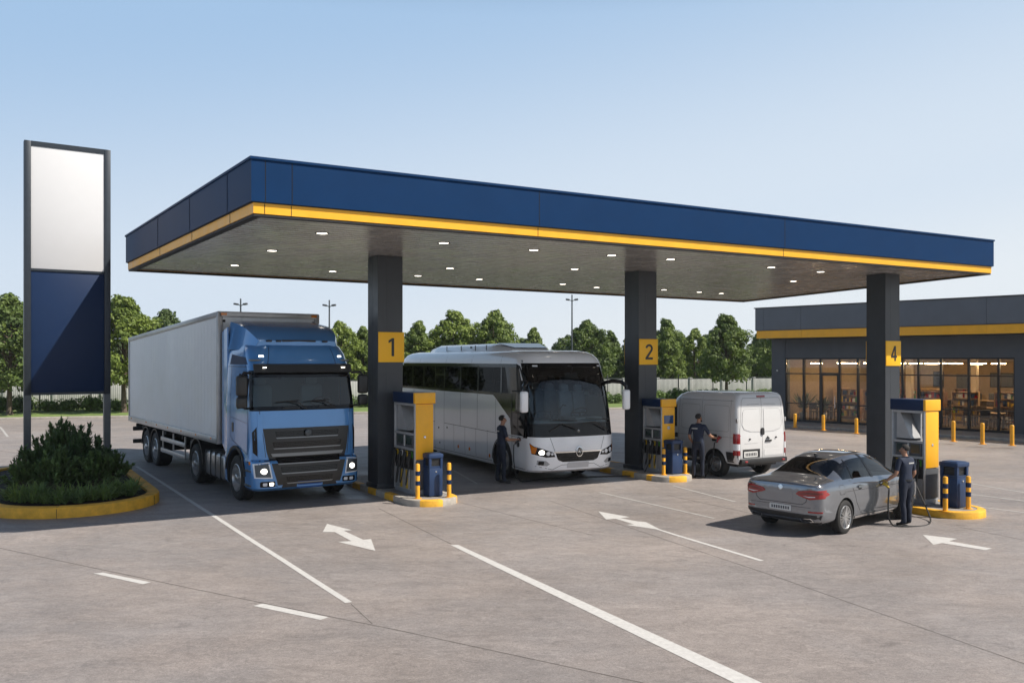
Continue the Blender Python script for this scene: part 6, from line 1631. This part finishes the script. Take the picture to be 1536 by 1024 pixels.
# ---- lamp posts with two heads
for px, yt, n, lab in ((361, 449, 9.0, 'twin headed lamp post standing behind the truck trailer'), (494, 451, 9.5, 'twin headed lamp post right of the truck cab roof'), (858, 443, 9.2, 'twin headed lamp post rising behind the white coach')):
    p = on_verge(px, n); h = EYE + (HY - yt) / F * p.y - .08
    r = tag(empty('lamp_post', p, -.1), lab, 'lamp post', 'lamp posts along the fence')
    b = MB(); b.lathe((0, 0, 0), (0, 0, 1), [(.12, 0), (.12, .4), (.085, .45), (.05, h - .3), (.05, h + .05)], 12); b.build('pole', MATS['steel_grey'], r)
    for s in (-1, 1):
        b = MB(); b.tube([(0, 0, h - .45), (s * .12, 0, h - .38), (s * .2, 0, h - .34)], .03, 6); ar = b.build('arm', MATS['steel_grey'], r)
        b = MB(); b.box((s * .33, 0, h - .32), (.30, .24, .13), Matrix.Rotation(R(-8 * s), 4, 'Y'), bevel=.03); b.build('lamp_head', MATS['pump_dark'], ar)
HAZE = .0003
# ================= camera, light =================
cam = bpy.data.cameras.new('camera'); co = bpy.data.objects.new('camera', cam); COL.objects.link(co)
co.location = (0, 0, EYE); co.rotation_euler = (R(90), 0, 0)
cam.sensor_width = 36; cam.lens = F / 1536 * 36; cam.shift_y = (HY - 512) / 1536; cam.clip_end = 3000; cam.clip_start = .1
SC.camera = co
SUN = Vector((5.0, -1.5, 5.8)).normalized()
el = math.asin(SUN.z); az = math.atan2(SUN.x, SUN.y)
w = bpy.data.worlds.new('World'); SC.world = w; w.use_nodes = True
N = w.node_tree.nodes; L = w.node_tree.links
sky = N.new('ShaderNodeTexSky'); sky.sky_type = 'NISHITA'; sky.sun_disc = False
sky.sun_elevation = el; sky.sun_rotation = az; sky.air_density = 1.0; sky.dust_density = 1.2; sky.ozone_density = 1.5; sky.altitude = 50
bg = N['Background']; bg.inputs[1].default_value = .05
# pale haze of the sky itself: strongest at the horizon, thinning with elevation
tc = N.new('ShaderNodeTexCoord'); sx = N.new('ShaderNodeSeparateXYZ'); L.new(tc.outputs['Generated'], sx.inputs[0])
# (clearer and bluer away from the sun, milky towards it), passing into the clear sky above
az_ = N.new('ShaderNodeMath'); az_.operation = 'MULTIPLY_ADD'; az_.inputs[1].default_value = -.16; L.new(sx.outputs['X'], az_.inputs[0]); L.new(sx.outputs['Z'], az_.inputs[2])
cr = N.new('ShaderNodeValToRGB'); ce = cr.color_ramp; ce.interpolation = 'EASE'
G = .064
def cc(r, g, b): return (r, g, b, 1)
ce.elements[0].position = .0; ce.elements[0].color = cc(.80, .86, .915)
ce.elements[1].position = .42; ce.elements[1].color = cc(.38, .56, .80)
q = ce.elements.new(.12); q.color = cc(.68, .78, .895)
L.new(az_.outputs[0], cr.inputs[0])
gn = N.new('ShaderNodeMix'); gn.data_type = 'RGBA'; gn.blend_type = 'DIVIDE'; gn.inputs[0].default_value = 1; gn.inputs[7].default_value = (G, G, G, 1); L.new(cr.outputs[0], gn.inputs[6])
mr = N.new('ShaderNodeMapRange'); mr.inputs[1].default_value = .36; mr.inputs[2].default_value = .60; mr.inputs[3].default_value = 1; mr.inputs[4].default_value = 0
L.new(sx.outputs['Z'], mr.inputs[0])
mx = N.new('ShaderNodeMix'); mx.data_type = 'RGBA'
L.new(mr.outputs[0], mx.inputs[0]); L.new(sky.outputs[0], mx.inputs[6]); L.new(gn.outputs[2], mx.inputs[7]); L.new(mx.outputs[2], bg.inputs[0])
sl = bpy.data.lights.new('sun', 'SUN'); sl.energy = 5.0; sl.angle = R(.6); sl.color = (1, .93, .83)
so = bpy.data.objects.new('sun', sl); COL.objects.link(so)
so.rotation_euler = SUN.to_track_quat('Z', 'Y').to_euler(); so.location = SUN * 60
vs = SC.view_settings; vs.view_transform = 'Standard'; vs.look = 'None'; vs.gamma = 1; vs.exposure = 0.35
SC.cycles.max_bounces = 8; SC.cycles.transparent_max_bounces = 12; SC.cycles.glossy_bounces = 4; SC.cycles.diffuse_bounces = 4
SC.cycles.use_denoising = True
SC.cycles.caustics_reflective = False; SC.cycles.caustics_refractive = False; SC.cycles.sample_clamp_indirect = 6

# ---- the air itself
hz = bpy.data.materials.new('air_haze'); hz.use_nodes = True; nt = hz.node_tree
nt.nodes.remove(nt.nodes['Principled BSDF']); pv = nt.nodes.new('ShaderNodeVolumePrincipled')
pv.inputs['Color'].default_value = (.90, .95, 1, 1); pv.inputs['Density'].default_value = HAZE; pv.inputs['Anisotropy'].default_value = .25
nt.links.new(pv.outputs[0], nt.nodes['Material Output'].inputs['Volume'])
if HAZE:
    b = MB(); b.box((0, 180, 7), (700, 500, 17)); struct(b.build('haze', hz), 'stuff')
